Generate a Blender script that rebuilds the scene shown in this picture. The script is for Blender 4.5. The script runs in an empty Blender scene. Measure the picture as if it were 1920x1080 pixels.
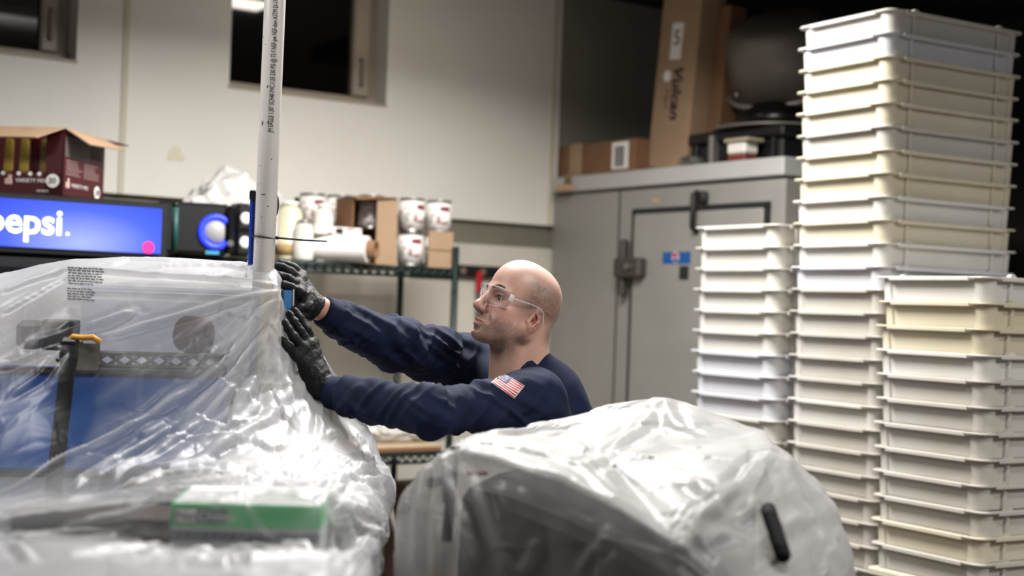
import bpy, bmesh, math, random
import numpy as np
from mathutils import Vector, Matrix
from mathutils.bvhtree import BVHTree

random.seed(7)
RNG = np.random.default_rng(11)
SC = bpy.context.scene
COL = SC.collection

# ------------------------------------------------------------------ camera
FPX = 1920 * 50 / 36.0
CAM_Z = 1.45
ROLL = 0.035
PITCH = 0.0131
fwd = Vector((0, math.cos(PITCH), math.sin(PITCH)))
up0 = Vector((0, -math.sin(PITCH), math.cos(PITCH)))
rt0 = Vector((1, 0, 0))
rt = rt0 * math.cos(ROLL) + up0 * math.sin(ROLL)
up = up0 * math.cos(ROLL) - rt0 * math.sin(ROLL)
CAM = Vector((0, 0, CAM_Z))
cam_data = bpy.data.cameras.new('camera')
cam = bpy.data.objects.new('camera', cam_data)
COL.objects.link(cam)
cam.matrix_world = Matrix(((rt.x, up.x, -fwd.x, 0), (rt.y, up.y, -fwd.y, 0), (rt.z, up.z, -fwd.z, CAM_Z), (0, 0, 0, 1)))
cam_data.lens = 50
cam_data.sensor_width = 36
cam_data.clip_start = 0.05
cam_data.dof.use_dof = True
cam_data.dof.focus_distance = 3.38
cam_data.dof.aperture_fstop = 2.0
SC.camera = cam

# ------------------------------------------------------------------ room frame
TH = math.radians(34.0)
E1 = Vector((math.cos(TH), math.sin(TH), 0))      # along the back wall, to the right
N1 = Vector((math.sin(TH), -math.cos(TH), 0))     # out of the back wall into the room


def ray(px, py):
    return fwd + rt * ((px - 960) / FPX) + up * ((540 - py) / FPX)


def P(px, py, d):
    return CAM + ray(px, py) * d


_k = ray(1030, 585)
K0 = Vector((_k.x * 7.0, _k.y * 7.0, 0))


def R(a, b, z=0.0):
    return K0 + E1 * a + N1 * b + Vector((0, 0, z))


def onwall(px, py, b=0.0):
    """(a, z) of the pixel's ray on the vertical plane at offset b from the back wall"""
    r = ray(px, py)
    t = (K0 + N1 * b - CAM).dot(N1) / r.dot(N1)
    q = CAM + r * t - K0
    return q.dot(E1), q.z


def onfront(px, py, a=0.0):
    """(b, z) on the vertical plane a = const (parallel to the cooler front)"""
    r = ray(px, py)
    t = (K0 + E1 * a - CAM).dot(E1) / r.dot(E1)
    q = CAM + r * t - K0
    return q.dot(N1), q.z


# ------------------------------------------------------------------ world, light, exposure
world = bpy.data.worlds.new('world')
SC.world = world
world.use_nodes = True
wb = world.node_tree.nodes['Background']
wb.inputs[0].default_value = (0.80, 0.86, 1.0, 1)
wb.inputs[1].default_value = 0.10


def area(name, loc, size, power, color=(1, 0.985, 0.962), rotz=TH, target=None):
    l = bpy.data.lights.new(name, 'AREA')
    l.shape = 'RECTANGLE'
    l.size, l.size_y = size
    l.energy = power
    l.color = color
    o = bpy.data.objects.new(name, l)
    COL.objects.link(o)
    o.location = loc
    o.rotation_euler = (0, 0, rotz)
    return o


LAMPS = [  # ceiling tube fixtures: centre, power, spread of the louvres in degrees
    (R(-1.6, 2.1, 2.93), 92, 160),
    (R(-2.0, 4.4, 2.93), 32, 160),
    (R(0.9, 6.0, 2.93), 84, 170),
    (R(-4.3, 2.4, 2.93), 40, 160),
    (R(-1.2, 6.9, 2.93), 42, 170),
]
for i, (loc, pw, sprd) in enumerate(LAMPS):
    area('ceiling_tube_light', loc, (1.2, 0.3), pw).data.spread = math.radians(sprd)

SC.view_settings.view_transform = 'Standard'
SC.view_settings.look = 'None'
SC.view_settings.gamma = 1.0
SC.view_settings.use_curve_mapping = False
SC.view_settings.exposure = 0.42


# ------------------------------------------------------------------ helpers
def lin(c):
    if isinstance(c, str):
        c = c.lstrip('#')
        c = [int(c[i:i + 2], 16) / 255 for i in (0, 2, 4)]
    return tuple(v / 12.92 if v <= 0.04045 else ((v + 0.055) / 1.055) ** 2.4 for v in c)


def _n(nt, kind, **kw):
    n = nt.nodes.new(kind)
    for k, v in kw.items():
        setattr(n, k, v)
    return n


def mat(name, color, rough=0.5, metal=0.0, spec=0.5, var=0.0, vscale=6.0, bump=0.0, bscale=60.0, emit=0.0, stretch=None, color2=None, alpha=1.0):
    m = bpy.data.materials.new(name)
    m.use_nodes = True
    nt = m.node_tree
    b = nt.nodes['Principled BSDF']
    c = lin(color)
    b.inputs['Base Color'].default_value = (*c, 1)
    b.inputs['Roughness'].default_value = rough
    b.inputs['Metallic'].default_value = metal
    b.inputs['Specular IOR Level'].default_value = spec
    b.inputs['Alpha'].default_value = alpha
    if emit:
        b.inputs['Emission Color'].default_value = (*c, 1)
        b.inputs['Emission Strength'].default_value = emit
    if var or bump:
        tc = _n(nt, 'ShaderNodeTexCoord')
        mp = _n(nt, 'ShaderNodeMapping')
        nt.links.new(tc.outputs['Object'], mp.inputs[0])
        if stretch:
            mp.inputs['Scale'].default_value = stretch
    if var:
        no = _n(nt, 'ShaderNodeTexNoise')
        no.inputs['Scale'].default_value = vscale
        no.inputs['Detail'].default_value = 5
        nt.links.new(mp.outputs[0], no.inputs['Vector'])
        rp = _n(nt, 'ShaderNodeValToRGB')
        c2 = lin(color2) if color2 else tuple(v * (1 - var) for v in c)
        rp.color_ramp.elements[0].position = 0.35
        rp.color_ramp.elements[0].color = (*c2, 1)
        rp.color_ramp.elements[1].position = 0.65
        rp.color_ramp.elements[1].color = (*c, 1)
        nt.links.new(no.outputs['Fac'], rp.inputs[0])
        nt.links.new(rp.outputs[0], b.inputs['Base Color'])
    if bump:
        nb = _n(nt, 'ShaderNodeTexNoise')
        nb.inputs['Scale'].default_value = bscale
        nb.inputs['Detail'].default_value = 4
        nt.links.new(mp.outputs[0], nb.inputs['Vector'])
        bp = _n(nt, 'ShaderNodeBump')
        bp.inputs['Strength'].default_value = bump
        bp.inputs['Distance'].default_value = 0.01
        nt.links.new(nb.outputs['Fac'], bp.inputs['Height'])
        nt.links.new(bp.outputs[0], b.inputs['Normal'])
    return m


def tag(o, label=None, cat=None, group=None, kind=None):
    if label: o['label'] = label
    if cat: o['category'] = cat
    if group: o['group'] = group
    if kind: o['kind'] = kind
    return o


def empty(name, loc, rz=0.0, label=None, cat=None, group=None):
    o = bpy.data.objects.new(name, None)
    o.empty_display_size = 0.05
    COL.objects.link(o)
    o.location = loc
    o.rotation_euler = (0, 0, rz)
    return tag(o, label, cat, group)


def link(name, me, m=None, parent=None, smooth=False):
    if m is not None:
        for x in (m if isinstance(m, (list, tuple)) else [m]):
            me.materials.append(x)
    if smooth:
        me.polygons.foreach_set('use_smooth', [True] * len(me.polygons))
    o = bpy.data.objects.new(name, me)
    COL.objects.link(o)
    if parent is not None:
        o.parent = parent
    return o


def obj(name, bm, m=None, parent=None, smooth=False):
    bmesh.ops.recalc_face_normals(bm, faces=bm.faces)
    me = bpy.data.meshes.new(name)
    bm.to_mesh(me)
    bm.free()
    return link(name, me, m, parent, smooth)


def npmesh(name, v, f, m=None, parent=None, smooth=True):
    v = np.asarray(v, dtype=np.float32)
    f = np.asarray(f, dtype=np.int32)
    me = bpy.data.meshes.new(name)
    me.vertices.add(len(v))
    me.vertices.foreach_set('co', v.ravel())
    k = f.shape[1]
    me.loops.add(f.size)
    me.loops.foreach_set('vertex_index', f.ravel())
    me.polygons.add(len(f))
    me.polygons.foreach_set('loop_start', np.arange(0, f.size, k, dtype=np.int32))
    me.update(calc_edges=True)
    me.validate()
    return link(name, me, m, parent, smooth)


def box(bm, c, s, bev=0.0, rot=None, seg=1):
    r = bmesh.ops.create_cube(bm, size=1.0)
    vs = r['verts']
    for v in vs:
        v.co = Vector((v.co.x * s[0], v.co.y * s[1], v.co.z * s[2]))
    if bev:
        es = list({e for v in vs for e in v.link_edges})
        rr = bmesh.ops.bevel(bm, geom=es, offset=bev, segments=seg, affect='EDGES', profile=0.5)
        vs = list({v for f in rr['faces'] for v in f.verts} | {v for v in vs if v.is_valid})
    M = Matrix.Translation(Vector(c)) @ (rot.to_4x4() if rot else Matrix.Identity(4))
    for v in vs:
        v.co = M @ v.co
    return vs


def bx(x0, x1, y0, y1, z0, z1, bev=0.0, bm=None):
    bm = bm or bmesh.new()
    box(bm, ((x0 + x1) / 2, (y0 + y1) / 2, (z0 + z1) / 2), (x1 - x0, y1 - y0, z1 - z0), bev)
    return bm


def frame_of(d):
    d = d.normalized()
    a = Vector((0, 0, 1)) if abs(d.z) < 0.9 else Vector((1, 0, 0))
    u = d.cross(a).normalized()
    return u, u.cross(d).normalized()


def rod(bm, a, b, r, r2=None, seg=12, cap=True):
    a, b = Vector(a), Vector(b)
    r2 = r if r2 is None else r2
    u, w = frame_of(b - a)
    ra = [bm.verts.new(a + (u * math.cos(t) + w * math.sin(t)) * r) for t in [2 * math.pi * i / seg for i in range(seg)]]
    rb = [bm.verts.new(b + (u * math.cos(t) + w * math.sin(t)) * r2) for t in [2 * math.pi * i / seg for i in range(seg)]]
    for i in range(seg):
        bm.faces.new((ra[i], ra[(i + 1) % seg], rb[(i + 1) % seg], rb[i]))
    if cap:
        bm.faces.new(ra[::-1])
        bm.faces.new(rb)
    return bm


def tube(bm, pts, r, seg=8, cap=True):
    pts = [Vector(p) for p in pts]
    rings = []
    u = None
    for i, p in enumerate(pts):
        d = (pts[min(i + 1, len(pts) - 1)] - pts[max(i - 1, 0)]).normalized()
        if u is None:
            u, w = frame_of(d)
        else:
            u = (u - d * u.dot(d)).normalized()
        w = d.cross(u)
        rr = r[i] if isinstance(r, (list, tuple)) else r
        rings.append([bm.verts.new(p + (u * math.cos(t) + w * math.sin(t)) * rr) for t in [2 * math.pi * k / seg for k in range(seg)]])
    for a, b in zip(rings[:-1], rings[1:]):
        for k in range(seg):
            bm.faces.new((a[k], a[(k + 1) % seg], b[(k + 1) % seg], b[k]))
    if cap:
        bm.faces.new(rings[0][::-1])
        bm.faces.new(rings[-1])
    return bm


def lathe(bm, prof, seg=32, M=None):
    rings = []
    for (r, z) in prof:
        ring = []
        for k in range(seg):
            t = 2 * math.pi * k / seg
            p = Vector((r * math.cos(t), r * math.sin(t), z))
            ring.append(bm.verts.new(M @ p if M else p))
        rings.append(ring)
    for a, b in zip(rings[:-1], rings[1:]):
        for k in range(seg):
            bm.faces.new((a[k], a[(k + 1) % seg], b[(k + 1) % seg], b[k]))
    if prof[0][0] > 1e-6: bm.faces.new(rings[0][::-1])
    if prof[-1][0] > 1e-6: bm.faces.new(rings[-1])
    bmesh.ops.remove_doubles(bm, verts=bm.verts, dist=1e-6)
    return bm


def text_mesh(s, size, extrude=0.0, shear=0.0, align='LEFT', offset=0.0, spacing=1.0):
    cu = bpy.data.curves.new('lettering', 'FONT')
    cu.body = s
    cu.size = size
    cu.extrude = extrude
    cu.shear = shear
    cu.align_x = align
    cu.offset = offset
    cu.space_character = spacing
    cu.resolution_u = 3
    t = bpy.data.objects.new('lettering', cu)
    COL.objects.link(t)
    dg = bpy.context.evaluated_depsgraph_get()
    me = bpy.data.meshes.new_from_object(t.evaluated_get(dg))
    bpy.data.objects.remove(t)
    bpy.data.curves.remove(cu)
    me.materials.clear()
    return me


def lettering(s, size, m, parent, M, name='lettering', **kw):
    me = text_mesh(s, size, **kw)
    me.transform(M)
    return link(name, me, m, parent)


def face_M(org, xdir, zdir):
    """matrix that lays text (x right, y up) on a face: x -> xdir, y -> zdir"""
    x, y = Vector(xdir).normalized(), Vector(zdir).normalized()
    n = x.cross(y)
    o = Vector(org)
    return Matrix(((x.x, y.x, n.x, o.x), (x.y, y.y, n.y, o.y), (x.z, y.z, n.z, o.z), (0, 0, 0, 1)))


# ---- numpy noise
_LAT = RNG.random((32, 32, 32)).astype(np.float32)


def noise3(p):
    p = np.asarray(p, dtype=np.float32)
    i = np.floor(p).astype(np.int32)
    f = p - i
    f = f * f * (3 - 2 * f)
    i0, i1 = i & 31, (i + 1) & 31
    x0, y0, z0 = i0[:, 0], i0[:, 1], i0[:, 2]
    x1, y1, z1 = i1[:, 0], i1[:, 1], i1[:, 2]
    fx, fy, fz = f[:, 0], f[:, 1], f[:, 2]
    L = _LAT
    a = L[x0, y0, z0] * (1 - fx) + L[x1, y0, z0] * fx
    b = L[x0, y1, z0] * (1 - fx) + L[x1, y1, z0] * fx
    c = L[x0, y0, z1] * (1 - fx) + L[x1, y0, z1] * fx
    d = L[x0, y1, z1] * (1 - fx) + L[x1, y1, z1] * fx
    return (a * (1 - fy) + b * fy) * (1 - fz) + (c * (1 - fy) + d * fy) * fz


def ridge(p):
    return 1 - np.abs(2 * noise3(p) - 1) * 2


# ---- signed distance sculpting
class Field:
    def __init__(s, lo, hi, h):
        s.lo = np.array(lo, dtype=np.float32)
        s.h = h
        s.n = np.ceil((np.array(hi) - s.lo) / h).astype(int) + 1
        s.F = np.full(s.n, 0.5, dtype=np.float32)
        s.ax = [s.lo[i] + h * np.arange(s.n[i], dtype=np.float32) for i in range(3)]

    def _sub(s, lo, hi, m):
        sl = []
        for i in range(3):
            a = int(max(0, math.floor((lo[i] - m - s.lo[i]) / s.h)))
            b = int(min(s.n[i], math.ceil((hi[i] + m - s.lo[i]) / s.h) + 1))
            if b <= a: return None
            sl.append(slice(a, b))
        X = s.ax[0][sl[0]][:, None, None]
        Y = s.ax[1][sl[1]][None, :, None]
        Z = s.ax[2][sl[2]][None, None, :]
        return tuple(sl), X, Y, Z

    def _mix(s, sl, d, k, op):
        F = s.F[sl]
        if op == 'add':
            h = np.maximum(k - np.abs(F - d), 0) / k
            s.F[sl] = np.minimum(F, d) - h * h * k * 0.25
        else:
            d = -d
            h = np.maximum(k - np.abs(F - d), 0) / k
            s.F[sl] = np.maximum(F, d) + h * h * k * 0.25

    def ell(s, c, r, k=0.01, op='add', rot=None):
        c = np.array(c, dtype=np.float32)
        rm = max(r)
        g = s._sub(c - (rm if rot is not None else np.array(r)), c + (rm if rot is not None else np.array(r)), k + 3 * s.h)
        if g is None: return s
        sl, X, Y, Z = g
        x, y, z = X - c[0], Y - c[1], Z - c[2]
        if rot is not None:
            m = np.array(rot.transposed(), dtype=np.float32)
            x, y, z = (m[0, 0] * x + m[0, 1] * y + m[0, 2] * z, m[1, 0] * x + m[1, 1] * y + m[1, 2] * z, m[2, 0] * x + m[2, 1] * y + m[2, 2] * z)
        k0 = np.sqrt((x / r[0]) ** 2 + (y / r[1]) ** 2 + (z / r[2]) ** 2)
        k1 = np.sqrt((x / r[0] ** 2) ** 2 + (y / r[1] ** 2) ** 2 + (z / r[2] ** 2) ** 2) + 1e-9
        d = np.where(k0 < 1e-4, -min(r), k0 * (k0 - 1) / k1)
        s._mix(sl, d.astype(np.float32), k, op)
        return s

    def cap(s, a, b, ra, rb=None, k=0.01, op='add', flat=None):
        rb = ra if rb is None else rb
        a, b = np.array(a, dtype=np.float32), np.array(b, dtype=np.float32)
        rm = max(ra, rb) * 1.5
        g = s._sub(np.minimum(a, b) - rm, np.maximum(a, b) + rm, k + 3 * s.h)
        if g is None: return s
        sl, X, Y, Z = g
        ba = b - a
        L2 = float(ba @ ba) + 1e-12
        x, y, z = X - a[0], Y - a[1], Z - a[2]
        t = np.clip((x * ba[0] + y * ba[1] + z * ba[2]) / L2, 0, 1)
        x, y, z = x - t * ba[0], y - t * ba[1], z - t * ba[2]
        d2 = x * x + y * y + z * z
        if flat is not None:                     # (axis, factor): squashed section
            n, f = np.array(flat[0], dtype=np.float32), flat[1]
            q = x * n[0] + y * n[1] + z * n[2]
            d2 = d2 + q * q * (f * f - 1)
        d = np.sqrt(d2) - (ra + (rb - ra) * t)
        s._mix(sl, d.astype(np.float32), k, op)
        return s

    def cut(s, p, n, box_lo, box_hi, k=0.004):
        g = s._sub(np.array(box_lo), np.array(box_hi), 0)
        if g is None: return s
        sl, X, Y, Z = g
        d = (X - p[0]) * n[0] + (Y - p[1]) * n[1] + (Z - p[2]) * n[2]
        F = s.F[sl]
        d = np.broadcast_to(d, F.shape).astype(np.float32)
        h = np.maximum(k - np.abs(F - d), 0) / k
        s.F[sl] = np.maximum(F, d) + h * h * k * 0.25
        return s

    def mesh(s):
        F = s.F
        F[0], F[-1] = 0.5, 0.5
        F[:, 0], F[:, -1] = 0.5, 0.5
        F[:, :, 0], F[:, :, -1] = 0.5, 0.5
        I = F < 0
        cnt = np.zeros(np.array(F.shape) - 1, dtype=np.int8)
        for dx in (0, 1):
            for dy in (0, 1):
                for dz in (0, 1):
                    cnt += I[dx:F.shape[0] - 1 + dx, dy:F.shape[1] - 1 + dy, dz:F.shape[2] - 1 + dz]
        act = (cnt > 0) & (cnt < 8)
        ijk = np.argwhere(act)
        vid = np.full(act.shape, -1, dtype=np.int32)
        vid[act] = np.arange(len(ijk))
        pos = np.zeros((len(ijk), 3), dtype=np.float32)
        w = np.zeros(len(ijk), dtype=np.float32)
        corners = [(x, y, z) for x in (0, 1) for y in (0, 1) for z in (0, 1)]
        val = {c: F[ijk[:, 0] + c[0], ijk[:, 1] + c[1], ijk[:, 2] + c[2]] for c in corners}
        for c in corners:
            for ax in range(3):
                if c[ax] == 0:
                    c2 = list(c); c2[ax] = 1; c2 = tuple(c2)
                    f0, f1 = val[c], val[c2]
                    m = (f0 < 0) != (f1 < 0)
                    t = np.where(m, f0 / np.where(m, f0 - f1, 1), 0)
                    q = np.array(c, dtype=np.float32)[None, :].repeat(len(ijk), 0)
                    q[:, ax] = t
                    pos[m] += q[m]
                    w[m] += 1
        v = s.lo + s.h * (ijk + pos / w[:, None])
        faces = []
        for ax in range(3):
            o1, o2 = (ax + 1) % 3, (ax + 2) % 3
            sa = [slice(None)] * 3; sb = [slice(None)] * 3
            sa[ax] = slice(0, -1); sb[ax] = slice(1, None)
            A, B = I[tuple(sa)], I[tuple(sb)]
            e = np.argwhere(A != B)
            neg = A[tuple(e.T)]
            e0 = e.copy(); e1 = e.copy(); e2 = e.copy(); e3 = e.copy()
            e0[:, o1] -= 1; e0[:, o2] -= 1
            e1[:, o2] -= 1
            e3[:, o1] -= 1
            q = np.stack([vid[tuple(x.T)] for x in (e0, e1, e2, e3)], 1)
            q[~neg] = q[~neg][:, ::-1]
            faces.append(q)
        return v, np.concatenate(faces)


def vnormals(v, f):
    n = np.zeros_like(v)
    fn = np.cross(v[f[:, 2]] - v[f[:, 0]], v[f[:, 3]] - v[f[:, 1]])
    for i in range(4):
        np.add.at(n, f[:, i], fn)
    return n / (np.linalg.norm(n, axis=1, keepdims=True) + 1e-12)


def relax(v, f, it=2, lam=0.5):
    a = np.concatenate([f[:, i] for i in range(4)])
    b = np.concatenate([f[:, (i + 1) % 4] for i in range(4)])
    for _ in range(it):
        s = np.zeros_like(v); c = np.zeros(len(v), dtype=np.float32)
        np.add.at(s, a, v[b]); np.add.at(c, a, 1)
        np.add.at(s, b, v[a]); np.add.at(c, b, 1)
        v = v + lam * (s / np.maximum(c, 1)[:, None] - v)
    return v


def colour_attr(o, rgb, name='tone'):
    at = o.data.color_attributes.new(name, 'FLOAT_COLOR', 'POINT')
    a = np.ones((len(o.data.vertices), 4), dtype=np.float32)
    a[:, :3] = rgb
    at.data.foreach_set('color', a.ravel())


# ------------------------------------------------------------------ materials
M = {}
M['wall'] = mat('wall_panel_white', '#ebe7de', 0.55, var=0.06, vscale=2.0, bump=0.04, bscale=40)
M['wall_grey'] = mat('wall_panel_grey', '#8d887c', 0.6, var=0.1, vscale=2.0)
M['wall_low'] = mat('lower_wall_white', '#d2ccbf', 0.6, var=0.12, vscale=3.0)
M['channel'] = mat('ledge_channel_grey', '#7d786a', 0.6, var=0.15, vscale=5)
M['seam'] = mat('seam_strip', '#cfc7b2', 0.6)
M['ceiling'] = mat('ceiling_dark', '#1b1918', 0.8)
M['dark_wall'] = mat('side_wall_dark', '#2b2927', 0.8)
M['floor'] = mat('floor_tile', '#5d544c', 0.6, var=0.2, vscale=4)
M['frame'] = mat('window_frame_beige', '#b7ab98', 0.45, var=0.08)
M['reveal'] = mat('window_reveal', '#9a8f80', 0.6)
M['glass_dark'] = mat('night_glass', '#060505', 0.04, spec=0.5)
M['cooler'] = mat('cooler_galvanised', '#97948e', 0.48, 0.25, var=0.08, vscale=5, bump=0.05, bscale=90)
M['cooler_top'] = mat('cooler_fascia', '#b6b5b3', 0.5, 0.2, var=0.06, vscale=4)
M['gasket'] = mat('black_gasket', '#191818', 0.6)
M['latch'] = mat('latch_dark_metal', '#4d4844', 0.45, 0.5)
M['black'] = mat('black_plastic', '#0c0c0d', 0.45)
M['black_gloss'] = mat('black_gloss', '#08080a', 0.2)
M['card'] = mat('cardboard', '#a2866a', 0.8, var=0.12, vscale=8, bump=0.06, bscale=200)
M['card_dark'] = mat('cardboard_brown', '#7d5a3e', 0.8, var=0.15, vscale=8)
M['card_in'] = mat('cardboard_inside', '#b8987a', 0.8, var=0.1, vscale=10)
M['white'] = mat('white_plastic', '#e6e2d9', 0.5)
M['paper'] = mat('white_paper', '#e9e6e0', 0.7)
M['ink'] = mat('black_ink', '#151313', 0.7)
M['maroon'] = mat('maroon_print', '#480b14', 0.45, var=0.15, vscale=6)
M['red'] = mat('red_plastic', '#b01d22', 0.4)
M['green_steel'] = mat('green_epoxy_steel', '#0b201c', 0.4, 0.2)
M['steel'] = mat('steel', '#9b9994', 0.3, 0.9)
M['steel_dull'] = mat('dull_aluminium', '#8f8a82', 0.5, 0.6, var=0.1)
M['pan_dark'] = mat('dark_pan', '#1c1b1a', 0.28, 0.7)
M['wood'] = mat('pale_board', '#b79f80', 0.7, var=0.2, vscale=10)
M['blue_steel'] = mat('blue_painted_steel', '#2860b4', 0.7, var=0.1, vscale=3)
M['bench'] = mat('bench_steel', '#8d8c89', 0.35, 0.7)
M['yellow'] = mat('yellow_clip', '#c78b1e', 0.5)
M['tape_grey'] = mat('grey_tape', '#79746c', 0.6)
M['rust'] = mat('dark_red_rubber', '#4a1f1c', 0.6)
M['cream_wood'] = mat('cream_board', '#d9c6a3', 0.6, var=0.1)
M['blue_foam'] = mat('blue_foam', '#2f6ea6', 0.6)
# ================================================================== SETTING
def room_root(name, a, b, z=0.0, rz=0.0, **kw):
    return empty(name, R(a, b, z), TH + rz, **kw)


def struct(o):
    o['kind'] = 'structure'
    return o


ZL = onwall(600, 391)[1]                     # bottom edge of the upper wall panel
ZC = onwall(880, 457)[1]                     # bottom of the grey channel
W2 = (onwall(430, 150)[0], onwall(724, 190)[0], onwall(577, 178)[1])
W1 = (onwall(143, 110)[0] - (W2[1] - W2[0]), onwall(143, 110)[0], onwall(143, 113)[1])
ZTOP = 3.12
AL, AR = -4.6, 2.1
print('ROOM', ZL, ZC, W1, W2)

bm = bmesh.new()
top2 = W2[2] + 0.62
for (x0, x1, z0, z1) in ((AL, W1[0], ZL, ZTOP), (W1[0], W1[1], ZL, W1[2]), (W1[0], W1[1], W1[2] + 0.62, ZTOP), (W1[1], W2[0], ZL, ZTOP),
                         (W2[0], W2[1], ZL, W2[2]), (W2[0], W2[1], top2, ZTOP), (W2[1], 0.02, ZL, ZTOP)):
    bx(x0, x1, 0.0, 0.16, z0, z1, bm=bm)
wall_back = struct(obj('wall_back', bm, M['wall']))
wall_back.location = R(0, 0, 0)
wall_back.rotation_euler = (0, 0, TH)
obj('ledge_channel', bx(AL, 0.02, 0.035, 0.16, ZC, ZL), M['channel'], wall_back)
obj('lower_panel', bx(AL, 0.02, 0.015, 0.16, 0, ZC), M['wall_low'], wall_back)
obj('grey_panel', bx(0.02, AR, 0.012, 0.16, 0, ZTOP), M['wall_grey'], wall_back)
for px in (232, 1037):
    a = onwall(px, 200)[0]
    obj('seam_strip', bx(a - 0.012, a + 0.012, -0.005, 0.02, ZL, ZTOP), M['seam'], wall_back)
a, z = onwall(331, 289)
bm = bmesh.new()
for q in range(7):
    lathe(bm, [(0.0, 0.0), (0.012 + 0.012 * random.random(), 0.0), (0.0, 0.002)], 10,
          Matrix.Translation((a + random.uniform(-.03, .03), -0.001, z + random.uniform(-.018, .018))) @ Matrix.Rotation(math.pi / 2, 4, 'X'))
obj('stain', bm, mat('yellow_stain', '#ded5bd', 0.6), wall_back)

for i, (w, glasspx, framepx) in enumerate(((W1, 75, 108), (W2, 660, 690))):
    root = struct(room_root('window_%d' % (i + 1), 0, 0))
    g1, f1 = onwall(glasspx, 100 if i == 0 else 170, -0.09)[0], onwall(framepx, 100 if i == 0 else 170, -0.09)[0]
    zb, zt = w[2], w[2] + 0.62
    obj('window_frame', bx(w[0], w[1], 0.10, 0.15, zb, zb + 0.035, 0.006), M['frame'], root)
    obj('window_frame', bx(w[0], w[1], 0.10, 0.15, zt - 0.035, zt, 0.006), M['frame'], root)
    obj('window_frame', bx(w[0], w[0] + 0.02, 0.10, 0.15, zb, zt, 0.004), M['frame'], root)
    obj('sash', bx(g1, f1, 0.085, 0.15, zb + 0.035, zt - 0.035, 0.008), M['frame'], root)
    obj('reveal_panel', bx(f1, w[1] + 0.004, 0.11, 0.15, zb, zt), M['reveal'], root)
    obj('pane', bx(w[0] + 0.02, g1, 0.12, 0.13, zb + 0.03, zt - 0.03), M['glass_dark'], root)
    bm = bmesh.new()
    hz = (onwall(92, 45, -0.08)[1] if i == 0 else onwall(672, 135, -0.08)[1])
    gm = (g1 + f1) / 2
    tube(bm, [(gm, 0.085, hz - 0.06), (gm, 0.068, hz - 0.055), (gm, 0.064, hz), (gm, 0.068, hz + 0.055), (gm, 0.085, hz + 0.06)], 0.009, 8)
    obj('pull_handle', bm, M['reveal'], root, True)
    lip = bx(w[0] - 0.006, w[1] + 0.006, -0.006, 0.10, zb - 0.012, zb, 0.003)
    obj('window_sill', lip, M['frame'], root)

floor = struct(obj('floor', bx(-9, 6, -9, 0.2, -0.1, 0), M['floor']))
floor.location = R(0, 0, 0); floor.rotation_euler = (0, 0, TH)
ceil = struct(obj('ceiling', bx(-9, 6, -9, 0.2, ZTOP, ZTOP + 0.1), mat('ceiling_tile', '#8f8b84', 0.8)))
ceil.location = R(0, 0, 0); ceil.rotation_euler = (0, 0, TH)
ZS = onwall(1300, 28)[1]
print('SOFFIT', ZS)
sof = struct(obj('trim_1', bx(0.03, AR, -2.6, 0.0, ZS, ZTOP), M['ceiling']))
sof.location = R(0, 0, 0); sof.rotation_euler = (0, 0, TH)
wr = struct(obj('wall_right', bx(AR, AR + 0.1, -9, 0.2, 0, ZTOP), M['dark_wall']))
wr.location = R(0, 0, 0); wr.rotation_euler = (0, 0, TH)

# the tube fixtures that light the room (above the frame)
for k, (loc, pw, _s) in enumerate(LAMPS):
    r0 = empty('ceiling_light', loc + Vector((0, 0, 0.03)), TH, 'white ceiling tube light fixture, number %s from the back wall' % ['one', 'two', 'three', 'four', 'five'][k], 'light', 'ceiling tube lights')
    obj('housing', bx(-0.62, 0.62, -0.17, 0.17, 0.0, 0.155, 0.01), M['white'], r0)
    for s in (-0.08, 0.08):
        bm = bmesh.new(); rod(bm, (-0.58, s, 0.02), (0.58, s, 0.02), 0.014)
        obj('tube', bm, M['white'], r0, True)

r0 = empty('ceiling_light', R(-1.19, 0.93, 2.95), TH, 'small lit ceiling light near the back wall, mirrored in the dark window', 'light', 'ceiling tube lights')
obj('housing', bx(-0.17, 0.17, -0.10, 0.10, 0.02, ZTOP - 2.951, 0.01), M['white'], r0)
obj('diffuser', bx(-0.13, 0.13, -0.075, 0.075, 0.0, 0.02, 0.006), mat('lit_diffuser', '#fff6ea', 0.4, emit=22.0), r0)

# ================================================================== COOLER
ct = onfront(1245, 315)[1]
cf = onfront(1245, 352)[1]
BE = onfront(1476, 300)[0]
cool = room_root('walk_in_cooler', 0, 0, label='grey metal walk-in cooler with a fascia band and one door', cat='cooler')
L = lambda b: -b                                  # local y of a room offset b
dl, dr = onfront(1192, 396)[0], onfront(1442, 386)[0]
dz = onfront(1300, 391)[1]
sb = onfront(1160, 450)[0]
obj('body', bx(0.0, 1.3, L(BE), -0.01, 0.0, cf), M['cooler'], cool)
obj('top_fascia', bx(-0.02, 1.3, L(BE), -0.01, cf + 0.012, ct, 0.006), M['cooler_top'], cool)
obj('panel_seam', bx(-0.003, 0.003, L(sb) - 0.005, L(sb) + 0.005, 0, cf), M['latch'], cool)
door = obj('door', bx(-0.022, 0.01, L(dr) + 0.014, L(dl) - 0.014, 0.05, dz - 0.014, 0.006), M['cooler'], cool)
bm = bmesh.new()
bx(-0.012, 0.002, L(dr) - 0.012, L(dl) + 0.012, dz - 0.016, dz + 0.012, bm=bm)
bx(-0.012, 0.002, L(dl) - 0.016, L(dl) + 0.012, 0.02, dz, bm=bm)
bx(-0.012, 0.002, L(dr) - 0.012, L(dr) + 0.016, 0.02, dz, bm=bm)
obj('gasket', bm, M['gasket'], cool)
b0, z0 = onfront(1193, 503)
lt = obj('latch', bx(-0.07, -0.012, L(b0) - 0.10, L(b0) + 0.09, z0 - 0.045, z0 + 0.045, 0.012), M['latch'], cool)
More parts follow.
